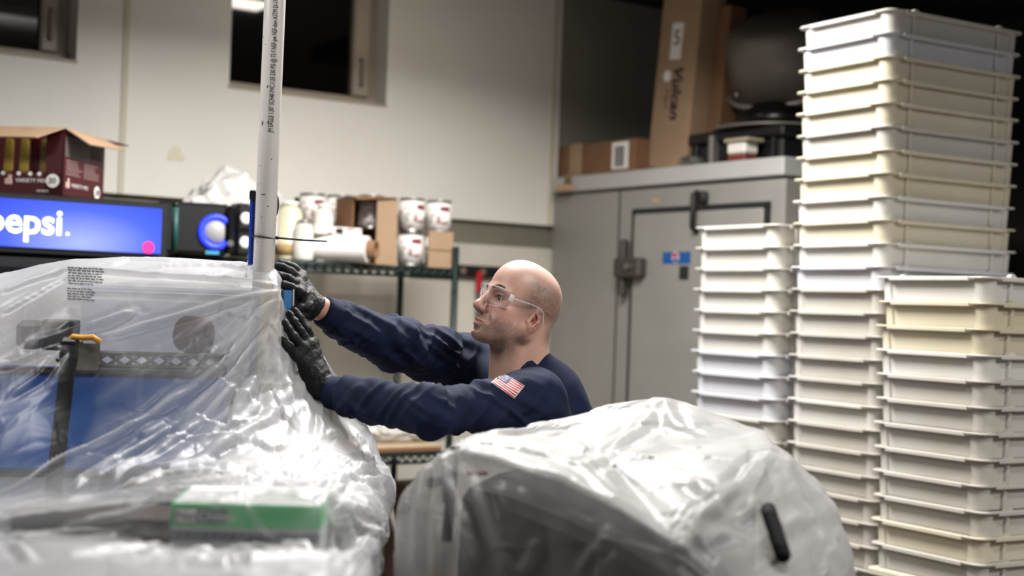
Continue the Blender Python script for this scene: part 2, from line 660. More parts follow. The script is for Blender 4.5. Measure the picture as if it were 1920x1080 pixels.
obj('latch_bar', bx(-0.05, -0.012, L(b0) + 0.035, L(b0) + 0.07, z0 - 0.13, z0 + 0.13, 0.008), M['latch'], lt)
bm = bmesh.new(); rod(bm, (-0.085, L(b0) - 0.03, z0 + 0.005), (-0.06, L(b0) - 0.03, z0 + 0.005), 0.014)
obj('key_lock', bm, M['steel'], lt)
b1, z1 = onfront(1316, 392)
bm = bmesh.new()
tube(bm, [(-0.02, L(b1) + 0.01, z1 + 0.07), (-0.05, L(b1), z1 + 0.055), (-0.055, L(b1) - 0.005, z1), (-0.05, L(b1), z1 - 0.08), (-0.02, L(b1), z1 - 0.1)], 0.014, 8)
bx(-0.03, 0.0, L(b1) - 0.045, L(b1) + 0.02, z1 + 0.02, z1 + 0.075, 0.008, bm=bm)
obj('door_closer', bm, M['gasket'], cool, True)
b2, z2 = onfront(1268, 484)
st = obj('blue_sticker', bx(-0.0235, -0.0215, L(b2) - 0.12, L(b2) + 0.065, z2 - 0.026, z2 + 0.026), mat('sticker_blue', '#0d4c8e', 0.4), cool)
for nm, mm, t0, t1 in (('logo_top', M['red'], 0.15, math.pi + 0.15), ('logo_bottom', mat('logo_blue', '#0b2f7a', 0.4), math.pi + 0.35, 2 * math.pi - 0.05), ('logo_disc', M['paper'], 0, 2 * math.pi)):
    bm = bmesh.new()
    rr = 0.024 if nm == 'logo_disc' else 0.021
    vs = [bm.verts.new((-0.0245 if nm == 'logo_disc' else -0.0255, L(b2) - 0.022 - rr * math.cos(t0 + (t1 - t0) * i / 20), z2 + 0.002 + rr * math.sin(t0 + (t1 - t0) * i / 20))) for i in range(21 if nm != 'logo_disc' else 20)]
    bm.faces.new(vs)
    obj(nm, bm, mm, st)
b3, z3 = onfront(1284, 512)
obj('black_sticker', bx(-0.0235, -0.0215, L(b3) - 0.05, L(b3) + 0.01, z3 - 0.03, z3 + 0.03), M['gasket'], cool)
b3, z3 = onfront(1230, 377)
obj('tan_patch', bx(-0.004, 0.001, L(b3) - 0.02, L(b3) + 0.02, z3 - 0.010, z3 + 0.009, 0.002), M['card_in'], cool)

# ---- on top of the cooler
def top_root(name, px, py, a, z=None, rz=0.0, **kw):
    b = onfront(px, py, a)[0]
    return room_root(name, a, b, ct if z is None else z, rz, **kw)


bl, br = onfront(1038, 300, 0.03)[0], onfront(1190, 300, 0.03)[0]
t = room_root('cardboard_carton', 0.03, (bl + br) / 2, ct, label='small brown carton with a white label and a hanging flap on the cooler', cat='box')
bl, br = onfront(1038, 300, 0.03)[0], onfront(1190, 300, 0.03)[0]
w = br - bl
hh = onfront(1112, 268, 0.03)[1] - ct
obj('carton', bx(0.0, 0.09, -w / 2, w / 2, 0, hh, 0.004), M['card_dark'], t)
fy = w / 2 - (onfront(1082, 300, 0.03)[0] - bl)
fl = bmesh.new()
bx(-0.012, -0.004, fy - 0.05, fy + 0.045, 0.0, hh + 0.004, bm=fl)
obj('front_flap', fl, M['card'], t)
obj('flap_tip', bx(-0.095, -0.045, fy - 0.055, fy + 0.05, -0.075, -0.045, 0.004), M['card_in'], t)
bm = bmesh.new(); bx(-0.05, -0.044, fy - 0.03, fy + 0.03, -0.06, 0.01, bm=bm); bx(-0.05, -0.004, fy - 0.03, fy + 0.03, 0.0, 0.006, bm=bm)
obj('flap_hinge', bm, M['card'], t)
ly = w / 2 - (onfront(1163, 300, 0.03)[0] - bl)
lab = obj('white_label', bx(-0.003, 0.0, ly - 0.06, ly + 0.06, 0.02, hh - 0.012), M['paper'], t)
bm = bmesh.new()
for q in range(7):
    bx(-0.0045, -0.003, ly - 0.035 + q * 0.011, ly - 0.035 + q * 0.011 + 0.003 + 0.003 * (q % 3), 0.03, hh - 0.03, bm=bm)
obj('bar_code', bm, M['ink'], lab)

# tall carton leaning
bl, br = onfront(1212, 312, 0.12)[0], onfront(1284, 304, 0.12)[0]
t = room_root('tall_cardboard_box', 0.12, (bl + br) / 2, ct + 0.012, label='tall narrow brown cardboard box leaning upright on the cooler', cat='box')
w = br - bl
Lean = Matrix.Rotation(math.radians(6.0), 4, 'X')
Z = Matrix.Identity(4)
bm = bx(0.0, 0.15, -w / 2, w / 2, 0, 1.0, 0.006); bm.transform(Lean)
obj('carton', bm, M['card'], t)
bm = bx(0.10, 0.20, -w / 2 - 0.085, -w / 2 - 0.005, 0.06, 0.75, 0.004); bm.transform(Lean)
obj('side_flap', bm, M['card_dark'], t)
bm = bx(-0.002, 0.0, -0.03, 0.045, 0.50, 0.665); bm.transform(Lean)
lab = obj('white_label', bm, M['paper'], t)
lettering('5', 0.10, M['ink'], lab, Lean @ face_M((-0.0035, 0.03, 0.565), (0, -1, 0), (0, 0, 1)), extrude=0.001)
lettering('Vulcan', 0.092, M['ink'], t, Lean @ face_M((-0.0015, -0.035, 0.475), (0, 0, -1), (0, -1, 0)) @ Matrix.Translation((0, -0.04, 0)), shear=0.25, extrude=0.001, offset=0.002)
lettering('Hart', 0.05, M['card_dark'], t, Lean @ face_M((-0.0015, 0.055, 0.37), (0, 0, -1), (0, -1, 0)), shear=0.2, extrude=0.001)
bm = bmesh.new()
lathe(bm, [(0, 0), (0.026, 0), (0.026, 0.002), (0, 0.002)], 20, Lean @ Matrix.Translation((-0.002, 0.050, 0.425)) @ Matrix.Rotation(math.pi / 2, 4, 'Y'))
obj('round_sticker', bm, M['paper'], t)

# pot, pans and small things
b = onfront(1470, 200, 0.42)[0]
t = room_root('stock_pot', 0.42, b, ct + 0.12, label='large dull aluminium pot lying tilted mouth-down on dark pans', cat='pot')
Tm = Matrix.Translation((0.0, 0, 0.30)) @ Matrix.Rotation(math.radians(-26), 4, 'Y') @ Matrix.Rotation(math.radians(10), 4, 'X')
bm = lathe(bmesh.new(), [(0.0, 0.26), (0.17, 0.26), (0.215, 0.235), (0.235, 0.17), (0.25, -0.05), (0.242, -0.05), (0.225, 0.17), (0.2, 0.225), (0.0, 0.245)], 40, Tm)
obj('pot_body', bm, mat('pot_aluminium', '#6f6861', 0.55, 0.5, var=0.1), t, True)
bm = lathe(bmesh.new(), [(0.248, -0.062), (0.264, -0.06), (0.264, -0.04), (0.248, -0.04), (0.248, -0.062)], 40, Tm)
obj('rolled_rim', bm, M['steel_dull'], t, True)
bm = lathe(bmesh.new(), [(0, 0), (0.012, 0.0), (0.012, 0.012), (0, 0.014)], 14, Tm @ Matrix.Translation((-0.245, 0.06, 0.0)) @ Matrix.Rotation(-math.pi / 2, 4, 'Y'))
obj('rivet', bm, M['steel'], t, True)

t = room_root('mixing_bowl', 0.36, b + 0.04, ct + 0.165, label='dark steel bowl upturned under the tilted aluminium pot', cat='bowl')
bm = lathe(bmesh.new(), [(0.0, 0.155), (0.06, 0.153), (0.13, 0.125), (0.18, 0.075), (0.205, 0.012), (0.195, 0.012), (0.17, 0.07), (0.12, 0.115), (0, 0.145)], 40)
obj('bowl_body', bm, M['pan_dark'], t, True)
bm = lathe(bmesh.new(), [(0.2, 0.004), (0.29, 0.0), (0.292, 0.008), (0.2, 0.014), (0.2, 0.004)], 40)
obj('bowl_rim', bm, M['steel_dull'], t, True)

t = room_root('black_crate', 0.24, b - 0.02, ct, label='black ribbed bin under the upturned bowl on the cooler', cat='bin')
obj('bin_body', bx(-0.1, 0.3, -0.3, 0.28, 0, 0.11, 0.012), M['black'], t)
obj('bin_rim', bx(-0.115, 0.315, -0.315, 0.295, 0.11, 0.16, 0.01), M['black'], t)
for q in range(5):
    obj('rib', bx(-0.112, -0.098, -0.26 + q * 0.12, -0.245 + q * 0.12, 0.005, 0.11, 0.003), M['black'], t)

t = top_root('paper_cup_packet', 1387, 292, 0.06, label='small white tub on a red base in front of the black bin', cat='tub')
obj('base', bx(-0.03, 0.05, -0.06, 0.045, 0, 0.035, 0.006), mat('dull_red', '#6d2a22', 0.5), t)
obj('tub', bx(-0.03, 0.05, -0.06, 0.05, 0.036, 0.085, 0.008), M['white'], t)
obj('lid', bx(-0.04, 0.06, -0.085, 0.06, 0.086, 0.102, 0.004), mat('lid_olive', '#a39a80', 0.5), t)
t = top_root('crumpled_foil', 1296, 298, 0.04, label='small crumpled scrap of foil by the foot of the tall box', cat='foil')
bm = bmesh.new()
bmesh.ops.create_icosphere(bm, subdivisions=3, radius=0.045)
for v in bm.verts:
    v.co = Vector((v.co.x * 1.0, v.co.y * 1.4, (v.co.z + 0.04) * 0.55)) * random.uniform(0.85, 1.1)
    v.co.z = max(v.co.z, 0.001)
obj('foil', bm, M['steel'], t)
t = top_root('grey_strip', 1331, 285, 0.1, label='upright narrow grey board end beside the black bin', cat='board')
obj('board', bx(0.0, 0.2, -0.012, 0.014, 0, 0.14, 0.003), M['steel_dull'], t)

# ================================================================== DRINKS FRIDGE WITH LIT SIGN
FB = 1.0
fa, _ = onwall(320, 430, FB)
zt_, zb_ = onwall(160, 374, FB)[1], onwall(160, 476, FB)[1]
fr = room_root('drinks_fridge', fa, FB, label='tall black drinks fridge with a glowing blue sign header', cat='fridge')
FW = 1.15
obj('cabinet', bx(-FW, 0.0, 0.03, 0.7, 0.02, zb_ - 0.015, 0.008), M['black'], fr)
obj('glass_door', bx(-FW + 0.03, -0.03, 0.0, 0.03, 0.12, zb_ - 0.05, 0.004), M['black_gloss'], fr)
obj('header_box', bx(-FW, 0.0, 0.02, 0.7, zb_ - 0.01, zt_ + 0.008, 0.006), M['black'], fr)
m = mat('lit_blue_panel', '#1238c8', 0.3)
nt = m.node_tree
tc = _n(nt, 'ShaderNodeTexCoord'); mp = _n(nt, 'ShaderNodeMapping'); mp.vector_type = 'POINT'
mp.inputs['Location'].default_value = (0.30 * 2.2, 0, -(zb_ + 0.035) * 5.0)
mp.inputs['Scale'].default_value = (2.2, 0.0, 5.0)
gr = _n(nt, 'ShaderNodeTexGradient', gradient_type='SPHERICAL')
rp = _n(nt, 'ShaderNodeValToRGB')
rp.color_ramp.elements[0].color = (*lin('#0f2fd0'), 1); rp.color_ramp.elements[0].position = 0.0
rp.color_ramp.elements[1].color = (*lin('#a9b6ff'), 1); rp.color_ramp.elements[1].position = 1.0
e = rp.color_ramp.elements.new(0.45); e.color = (*lin('#4660f0'), 1)
nt.links.new(tc.outputs['Object'], mp.inputs[0]); nt.links.new(mp.outputs[0], gr.inputs[0]); nt.links.new(gr.outputs['Fac'], rp.inputs[0])
bs = nt.nodes['Principled BSDF']
bs.inputs['Base Color'].default_value = (0.01, 0.02, 0.1, 1)
nt.links.new(rp.outputs[0], bs.inputs['Emission Color']); bs.inputs['Emission Strength'].default_value = 0.85
panel = obj('sign_panel', bx(-FW + 0.03, -0.028, 0.008, 0.03, zb_ + 0.012, zt_ - 0.012, 0.003), m, fr)
glow = mat('lit_white_letters', '#ffffff', 0.4, emit=1.1)
ta = onwall(119, 430, FB)[0] - fa
tz = onwall(75, 438, FB)[1]
lettering('pepsi', 0.118, glow, panel, face_M((ta, 0.005, tz), (1, 0, 0), (0, 0, 1)), align='RIGHT', extrude=0.001, offset=0.002)
lettering('.', 0.09, glow, panel, face_M((ta + 0.006, 0.005, tz), (1, 0, 0), (0, 0, 1)), extrude=0.001)
pa, pz = onwall(279, 464, FB)
bm = lathe(bmesh.new(), [(0, 0), (0.021, 0), (0.021, 0.002), (0, 0.002)], 24, Matrix.Translation((pa - fa, 0.006, pz)) @ Matrix.Rotation(math.pi / 2, 4, 'X'))
obj('pink_sticker', bm, mat('pink_paper', '#d8237f', 0.5, emit=0.35), panel)

# snack box on the fridge
corner = P(117, 366, 4.72)
sbx = empty('snack_box', (corner.x, corner.y, zt_ + fr.location.z + 0.009), math.radians(-7), 'open dark red snack carton of mixed packets on the black fridge', 'box')
BW, BD, BH = 0.42, 0.33, 0.225
th = 0.005
bm = bmesh.new()
bx(-BW, 0, 0, BD, 0, th, bm=bm)
bx(-BW, 0, BD - th, BD, 0, BH, bm=bm); bx(-BW, -BW + th, 0, BD, 0, BH, bm=bm); bx(-th, 0, 0, BD, 0, BH, bm=bm)
bx(-BW, 0, 0, th, 0, 0.075, bm=bm); bx(-0.062, 0, 0, th, 0, BH, bm=bm); bx(-BW, -BW + 0.06, 0, th, 0, BH, bm=bm)
obj('carton', bm, M['maroon'], sbx)
def quad(pts, t=0.004):
    bm = bmesh.new()
    v = [bm.verts.new(p) for p in pts]
    f = bm.faces.new(v)
    bm.normal_update()
    r = bmesh.ops.extrude_face_region(bm, geom=[f])
    n = f.normal.copy()
    for g in r['geom']:
        if isinstance(g, bmesh.types.BMVert): g.co += n * t
    return bm
obj('front_flap', quad([(-BW, 0, BH), (0.0, 0, BH), (-0.05, -0.10, BH - 0.045), (-BW + 0.03, -0.10, BH - 0.045)]), M['card_in'], sbx)
obj('side_flap', quad([(0, 0.0, BH), (0.0, BD, BH), (0.085, BD - 0.02, BH - 0.04), (0.075, 0.03, BH - 0.05)]), M['card_in'], sbx)
obj('back_flap', quad([(0, BD, BH), (-BW, BD, BH), (-BW, BD + 0.08, BH + 0.03), (0.05, BD + 0.09, BH - 0.01)]), M['maroon'], sbx)
packs = [('#b79a45', -0.155), ('#4c1216', -0.115), ('#9a7a4d', -0.083), ('#b79a45', -0.21), ('#5d1a20', -0.26), ('#a88c50', -0.31)]
for cc, x in packs:
    bm = bmesh.new()
    box(bm, (x, 0.035, 0.135), (0.034, 0.022, 0.115), 0.008)
    for v in bm.verts:
        if abs(v.co.z - 0.135) > 0.045: v.co.y = 0.035 + (v.co.y - 0.035) * 0.25
    pk = obj('packet', bm, mat('packet_foil', cc, 0.3, 0.3), sbx)
    bm = bmesh.new(); rod(bm, (x, -0.002, 0.072), (x, 0.0, 0.072), 0.007)
    obj('white_dot', bm, M['paper'], sbx)
lettering('VARIETY MIX', 0.0185, M['paper'], sbx, face_M((-0.165, -0.0015, 0.043), (1, 0, 0), (0, 0, 1)), extrude=0.0004)
lettering('PACKETS', 0.010, M['paper'], sbx, face_M((-0.09, -0.0015, 0.012), (1, 0, 0), (0, 0, 1)), extrude=0.0004)
lettering('VARIETY MIX', 0.0185, M['paper'], sbx, face_M((0.0015, 0.065, 0.035), (0, 1, 0), (0, 0, 1)), extrude=0.0004, spacing=1.25)
for (px_, fx) in ((-0.035, 0), (0.27, 1)):
    bm = bmesh.new()
    Mx = (Matrix.Translation((px_, -0.002, 0.05)) @ Matrix.Rotation(math.pi / 2, 4, 'X')) if fx == 0 else (Matrix.Translation((0.002, px_, 0.033)) @ Matrix.Rotation(math.pi / 2, 4, 'Y'))
    lathe(bm, [(0, 0), (0.023, 0), (0.023, 0.001), (0, 0.001)], 24, Mx)
    s_ = obj('count_badge', bm, M['paper'], sbx)
    lettering('30', 0.028, M['maroon'], s_, face_M((px_ - 0.001, -0.0045, 0.041), (1, 0, 0), (0, 0, 1)) if fx == 0 else face_M((0.0045, px_, 0.024), (0, 1, 0), (0, 0, 1)), extrude=0.0003, align='CENTER')
for q, (u0, u1, zz0, zz1) in enumerate(((0.01, 0.20, 0.135, 0.20), (0.215, 0.30, 0.145, 0.19))):
    obj('facts_panel', bx(0.0, 0.0012, u0, u1, zz0, zz1), mat('panel_grey' if q == 0 else 'panel_dark', '#6f6560' if q == 0 else '#2a1a1a', 0.6), sbx)
bm = bmesh.new()
for q in range(7):
    bx(0.0012, 0.002, 0.015, 0.195, 0.140 + q * 0.0085, 0.1425 + q * 0.0085, bm=bm)
obj('facts_lines', bm, M['ink'], sbx)
bm = bmesh.new()
for q in range(6):
    for c0 in (0.02, 0.16):
        bx(0.0, 0.0012, c0, c0 + random.uniform(0.08, 0.125), 0.075 + q * 0.009, 0.0775 + q * 0.009, bm=bm)
obj('print_lines', bm, mat('pale_print', '#a88d88', 0.7), sbx)
bm = bmesh.new()
for (x, z) in ((-0.19, 0.045), ):
    box(bm, (x, -0.001, z), (0.026, 0.002, 0.02), 0.001); box(bm, (x + 0.004, -0.001, z + 0.014), (0.014, 0.002, 0.016), 0.001)
box(bm, (0.001, 0.035, 0.04), (0.002, 0.03, 0.02), 0.001); box(bm, (0.001, 0.04, 0.055), (0.002, 0.014, 0.016), 0.001)
obj('snack_emblem', bm, mat('emblem_pale', '#c9a8a0', 0.6), sbx)

# ================================================================== WIRE SHELF AND WHAT STANDS ON IT
SB = 0.62                                            # front edge offset from the wall
sa = onwall(850, 600, SB)[0]
sz = onwall(700, 495, SB)[1]
sz2 = onwall(760, 850, SB)[1]
SWID = sa - onwall(333, 480, SB)[0]
sh = room_root('wire_shelving', sa, SB, label='dark green wire shelving unit along the wall behind the man', cat='shelf')
SD = 0.46
print('SHELF', sa, sz, sz2)
for (x, y) in ((0, 0), (0, SD), (-SWID, 0), (-SWID, SD)):
    bm = bmesh.new(); rod(bm, (x, y, 0.0), (x, y, sz + (0.09 if x == 0 and y == 0 else 0.0)), 0.0145)
    for q in range(8):
        rod(bm, (x, y, 0.2 * q + 0.1), (x, y, 0.2 * q + 0.104), 0.0158)
    obj('post', bm, M['green_steel'], sh, True)
for k, zz in enumerate((sz - 0.002, sz2, 0.25)):
    bm = bmesh.new()
    rod(bm, (-SWID, 0, zz - 0.008), (0, 0, zz - 0.008), 0.006); rod(bm, (-SWID, 0, zz - 0.04), (0, 0, zz - 0.04), 0.006)
    rod(bm, (-SWID, SD, zz - 0.008), (0, SD, zz - 0.008), 0.006)
    for x in (0, -SWID / 2, -SWID):
        rod(bm, (x, 0, zz - 0.008), (x, SD, zz - 0.008), 0.006)
    n = 60
    for q in range(n):
        x0, x1 = -SWID + SWID * q / n, -SWID + SWID * (q + 1) / n
        rod(bm, (x0, 0, zz - 0.01 if q % 2 else zz - 0.038), (x1, 0, zz - 0.038 if q % 2 else zz - 0.01), 0.0045, seg=6)
    ob = obj('shelf_edge', bm, M['green_steel'], sh, True)
    bm = bmesh.new()
    for q in range(1, 110):
        rod(bm, (-SWID * q / 110, 0, zz - 0.004), (-SWID * q / 110, SD, zz - 0.004), 0.003, seg=5)
    w_ = obj('shelf_wires', bm, M['green_steel'], sh, True); w_['kind'] = 'stuff'


def on_shelf(name, px, depth_off, rz=0.0, z=None, **kw):
    a = onwall(px, 480, SB - depth_off)[0]
    return room_root(name, a, SB - depth_off, sz if z is None else z, rz, **kw)


def mm_at(px0, px1, py, off):
    return abs(onwall(px1, py, SB - off)[0] - onwall(px0, py, SB - off)[0])


# subwoofer with glowing ring
spk = on_shelf('subwoofer_speaker', 385, -0.10, label='black subwoofer with a blue glowing ring beside the lit sign', cat='speaker')
w = 0.235
obj('cabinet', bx(-w / 2 - 0.06, w / 2 - 0.03, 0.0, 0.3, 0.0, 0.19, 0.012), M['black'], spk)
Mf = Matrix.Translation((0.035, -0.002, 0.085)) @ Matrix.Rotation(math.pi / 2, 4, 'X')
bm = lathe(bmesh.new(), [(0.045, 0.0), (0.063, 0.0), (0.066, 0.006), (0.058, 0.014), (0.045, 0.008), (0.045, 0)], 32, Mf)
obj('glow_ring', bm, mat('blue_led', '#2a3cff', 0.3, emit=0.9), spk, True)
bm = lathe(bmesh.new(), [(0.0, 0.012), (0.022, 0.012), (0.03, 0.006), (0.046, 0.002), (0.046, -0.002), (0, -0.002)], 32, Mf)
obj('speaker_cone', bm, mat('grey_cone', '#a5a3a0', 0.5), spk, True)
obj('front_trim', bx(0.068, 0.10, -0.02, 0.0, 0.005, 0.185, 0.01), M['black_gloss'], spk)
bm = bmesh.new(); rod(bm, (0.085, -0.022, 0.045), (0.085, -0.03, 0.045), 0.012)
obj('volume_knob', bm, M['steel'], spk)
obj('blue_display', bx(0.0, 0.05, -0.003, 0.0, 0.002, 0.014), mat('cyan_led', '#3f8fb0', 0.4, emit=0.3), spk)
spk.rotation_euler[2] = TH - math.radians(10)

sat = on_shelf('satellite_speaker', 457, -0.10, label='slim black satellite speaker with two silver cones behind the pipe', cat='speaker')
bm = bx(-0.034, 0.034, 0.0, 0.09, 0.0, 0.20, 0.014)
obj('cabinet', bm, M['black'], sat)
for zz in (0.052, 0.142):
    bm = lathe(bmesh.new(), [(0.0, 0.004), (0.012, 0.008), (0.02, 0.004), (0.024, 0.0), (0, 0.0)], 20, Matrix.Translation((0.002, -0.002, zz)) @ Matrix.Rotation(math.pi / 2, 4, 'X'))
    obj('speaker_cone', bm, M['paper'], sat, True)
obj('speaker_grille', bx(-0.03, 0.03, -0.003, 0.0, 0.088, 0.108, 0.001), M['black_gloss'], sat)

bx2 = on_shelf('small_black_box', 412, 0.12, label='small black box top peeking above the subwoofer', cat='box')
obj('case', bx(-0.04, 0.045, 0, 0.08, 0, 0.21, 0.006), M['black'], bx2)
obj('case_lid', bx(-0.044, 0.049, -0.004, 0.084, 0.21, 0.222, 0.003), M['black_gloss'], bx2)
tb = on_shelf('teal_tube', 326, -0.22, label='short teal tube standing beside the black subwoofer', cat='tube')
bm = bmesh.new(); rod(bm, (0, 0, 0), (0, 0, 0.16), 0.012); obj('tube', bm, mat('teal_plastic', '#1d4c46', 0.5), tb, True)
bm = bmesh.new(); rod(bm, (0, 0, 0.16), (0, 0, 0.175), 0.013); obj('end_cap', bm, M['black'], tb, True)


def crumpled(name, root, r, sx, sy, sz_, seed, m):
    bm = bmesh.new()
    bmesh.ops.create_icosphere(bm, subdivisions=4, radius=1.0)
    co = np.array([v.co[:] for v in bm.verts], dtype=np.float32)
    f = 0.75 + 0.4 * noise3(co * 1.8 + seed) + 0.10 * ridge(co * 3.0 + seed) + 0.04 * ridge(co * 6 + seed)
    for v, k in zip(bm.verts, f):
        v.co = Vector((v.co.x * sx, v.co.y * sy, max((v.co.z + 0.75) * sz_ * 0.6, 0.0))) * float(k) * r
        v.co.z = max(v.co.z, 0.0)
    return obj(name, bm, m, root)


bag_m = mat('thin_white_film', '#c4c2be', 0.35, spec=0.6)
for (px, off, sx, sz_, seed, lb, r) in ((275, 0.15, 1.3, 1.25, 3.0, 'crumpled white plastic bag behind the lit sign end', 0.085),
                                       (428, 0.18, 1.5, 1.75, 9.0, 'tall crumpled white plastic bag behind the satellite speaker', 0.14)):
    t = on_shelf('plastic_bag', px, off, label=lb, cat='bag', z=sz + 0.002)
    box_h = 0.14
    crumpled('bag_film', t, r, sx, 0.8, sz_ * 1.25, seed, bag_m)
    bm = bmesh.new(); tube(bm, [(0.02, 0, r * 0.9), (0.05, 0, r * 1.35), (0.09, 0.01, r * 1.1)], 0.012, 8)
    obj('bag_handle', bm, bag_m, t, True)

# cans, jars
lab_m = bpy.data.materials.new('can_label_print'); lab_m.use_nodes = True
nt = lab_m.node_tree; bs = nt.nodes['Principled BSDF']; bs.inputs['Roughness'].default_value = 0.5
tc = _n(nt, 'ShaderNodeTexCoord'); mp = _n(nt, 'ShaderNodeMapping'); mp.inputs['Scale'].default_value = (1, 1, 2.2)
no = _n(nt, 'ShaderNodeTexNoise'); no.inputs['Scale'].default_value = 28; no.inputs['Detail'].default_value = 2
rp = _n(nt, 'ShaderNodeValToRGB'); rp.color_ramp.interpolation = 'CONSTANT'
rp.color_ramp.elements[0].color = (*lin('#5a2a30'), 1); rp.color_ramp.elements[1].position = 0.37; rp.color_ramp.elements[1].color = (*lin('#b98d8a'), 1)
for ps, cc in ((0.42, '#e9e4de'), (0.60, '#d6d3cb'), (0.66, '#8f9a86')):
    e = rp.color_ramp.elements.new(ps); e.color = (*lin(cc), 1)
nt.links.new(tc.outputs['Object'], mp.inputs[0]); nt.links.new(mp.outputs[0], no.inputs['Vector']); nt.links.new(no.outputs['Fac'], rp.inputs[0]); nt.links.new(rp.outputs[0], bs.inputs['Base Color'])

CANH, CANR = 0.143, 0.054
can0 = None
def can(px, off, z, label):
    global can0
    a = onwall(px, 480, SB - off)[0]
    if can0 is None:
        can0 = room_root('food_can', a, SB - off, z, cat='can', group='labelled cans on the wire shelf')
        bm = lathe(bmesh.new(), [(0, 0.002), (CANR - 0.002, 0.0), (CANR, 0.004), (CANR - 0.0015, 0.007), (CANR - 0.0015, CANH - 0.009), (CANR, CANH - 0.005), (CANR - 0.001, CANH - 0.001), (CANR - 0.006, CANH - 0.001), (CANR - 0.008, CANH - 0.005), (0, CANH - 0.005)], 28)
        obj('can_body', bm, M['steel'], can0, True)
        bm = lathe(bmesh.new(), [(CANR - 0.001, 0.012), (CANR - 0.0004, 0.012), (CANR - 0.0004, CANH - 0.014), (CANR - 0.001, CANH - 0.014)], 28)
        obj('paper_label', bm, lab_m, can0, True)
        for nm, dz, w0 in (('label_banner', 0.105, 0.9), ('label_line', 0.045, 0.6)):
            bm = bmesh.new()
            vs = []
            for q in range(9):
                tt = -math.pi / 2 + (q / 8 - 0.5) * w0
                vs.append([bm.verts.new(((CANR + 0.0006) * math.cos(tt), (CANR + 0.0006) * math.sin(tt), dz + s * (0.011 if dz > 0.1 else 0.005) * (1 - 0.5 * abs(q / 8 - 0.5)))) for s in (-1, 1)])
            for v0, v1 in zip(vs[:-1], vs[1:]): bm.faces.new((v0[0], v1[0], v1[1], v0[1]))
            obj(nm, bm, mat('banner_maroon', '#7a3038', 0.5), can0)
        r = can0
    else:
        r = can0.copy(); COL.objects.link(r)
        for ch in can0.children:
            c = ch.copy(); COL.objects.link(c); c.parent = r
        r.location = R(a, SB - off, z)
        r.rotation_euler = (0, 0, TH + random.uniform(-0.4, 0.4))
    r['label'] = label
    return r


for (px, off, row, lb) in ((769, 0.10, 0, 'labelled can at the bottom left of the stack right of the carton'), (769, 0.10, 1, 'labelled can at the top left of the stack right of the carton'),
                           (820, 0.10, 0, 'labelled can behind the flat cardboard square at the stack foot'), (820, 0.10, 1, 'labelled can at the top right of the stack by the carton'),
                           (633, 0.24, 0, 'labelled can standing behind the white paper roll, lower one'), (633, 0.24, 1, 'labelled can atop another can behind the white paper roll'),
                           (582, 0.26, 0, 'labelled can lower of the pair behind the clear jar'), (582, 0.26, 1, 'labelled can upper of the pair behind the clear jar'),
                           (692, 0.16, 1, 'labelled can seen inside the open brown carton')):
    can(px, off, sz + CANH * row + (0.004 if px == 692 else 0), lb)

a0, a1 = onwall(803, 470, SB - 0.02)[0], onwall(848, 470, SB - 0.02)[0]
t = room_root('cardboard_square', (a0 + a1) / 2, SB - 0.02, sz, label='flat tan cardboard square leaning at the foot of the cans', cat='cardboard')
hh = onwall(825, 434, SB - 0.02)[1] - sz
bm = bx(-(a1 - a0) / 2, (a1 - a0) / 2, -0.004, 0.004, 0, hh); obj('sheet', bm, M['card'], t)
bm = bx(-(a1 - a0) / 2 + 0.004, (a1 - a0) / 2 - 0.004, -0.0062, -0.0045, hh * 0.47, hh * 0.5); obj('fold_line', bm, M['card_dark'], t)

# open brown carton
off = 0.05
a0, a1 = onwall(660, 430, SB - off)[0], onwall(742, 430, SB - off)[0]
t = room_root('open_carton', (a0 + a1) / 2, SB - off, sz, label='open brown carton on its side holding a can on the wire shelf', cat='box')
hw = (a1 - a0) / 2
hh = onwall(700, 372, SB - off)[1] - sz
bm = bmesh.new()
bx(-hw, hw, 0.22, 0.226, 0, hh, bm=bm); bx(-hw, -hw + 0.006, 0.0, 0.22, 0, hh, bm=bm); bx(hw - 0.006, hw, 0.0, 0.22, 0, hh, bm=bm)
bx(-hw, hw, 0.0, 0.22, hh - 0.006, hh, bm=bm); bx(-hw, hw, 0, 0.22, 0, 0.005, bm=bm)
obj('carton', bm, M['card_dark'], t)
fw = hw * 0.95
bm = bx(hw - fw, hw, -0.012, -0.006, 0.0, hh, 0.001); obj('side_flap', bm, M['card'], t)
bm = quad([(-hw, 0, hh), (hw, 0, hh), (hw - 0.01, -0.02, hh + 0.006), (-hw, -0.03, hh - 0.012)]); obj('top_flap', bm, M['card_dark'], t)

# white paper roll lying along the shelf
off = 0.085
a0, a1 = onwall(530, 470, SB - off)[0], onwall(694, 470, SB - off)[0]
t = room_root('paper_roll', (a0 + a1) / 2, SB - off, sz + 0.056, rz=math.radians(-46), label='wide white paper roll lying on the wire shelf', cat='paper roll')
hl = 0.172
bm = bmesh.new(); Ry = Matrix.Rotation(math.pi / 2, 4, 'Y')
lathe(bm, [(0.036, -hl), (0.054, -hl), (0.054, hl), (0.036, hl), (0.036, -hl)], 32, Ry)
obj('paper', bm, M['paper'], t, False)
bm = bmesh.new(); lathe(bm, [(0.030, -hl - 0.01), (0.0365, -hl - 0.01), (0.0365, hl + 0.035), (0.030, hl + 0.035), (0.030, -hl - 0.01)], 28, Ry)
obj('core', bm, M['card_dark'], t, True)

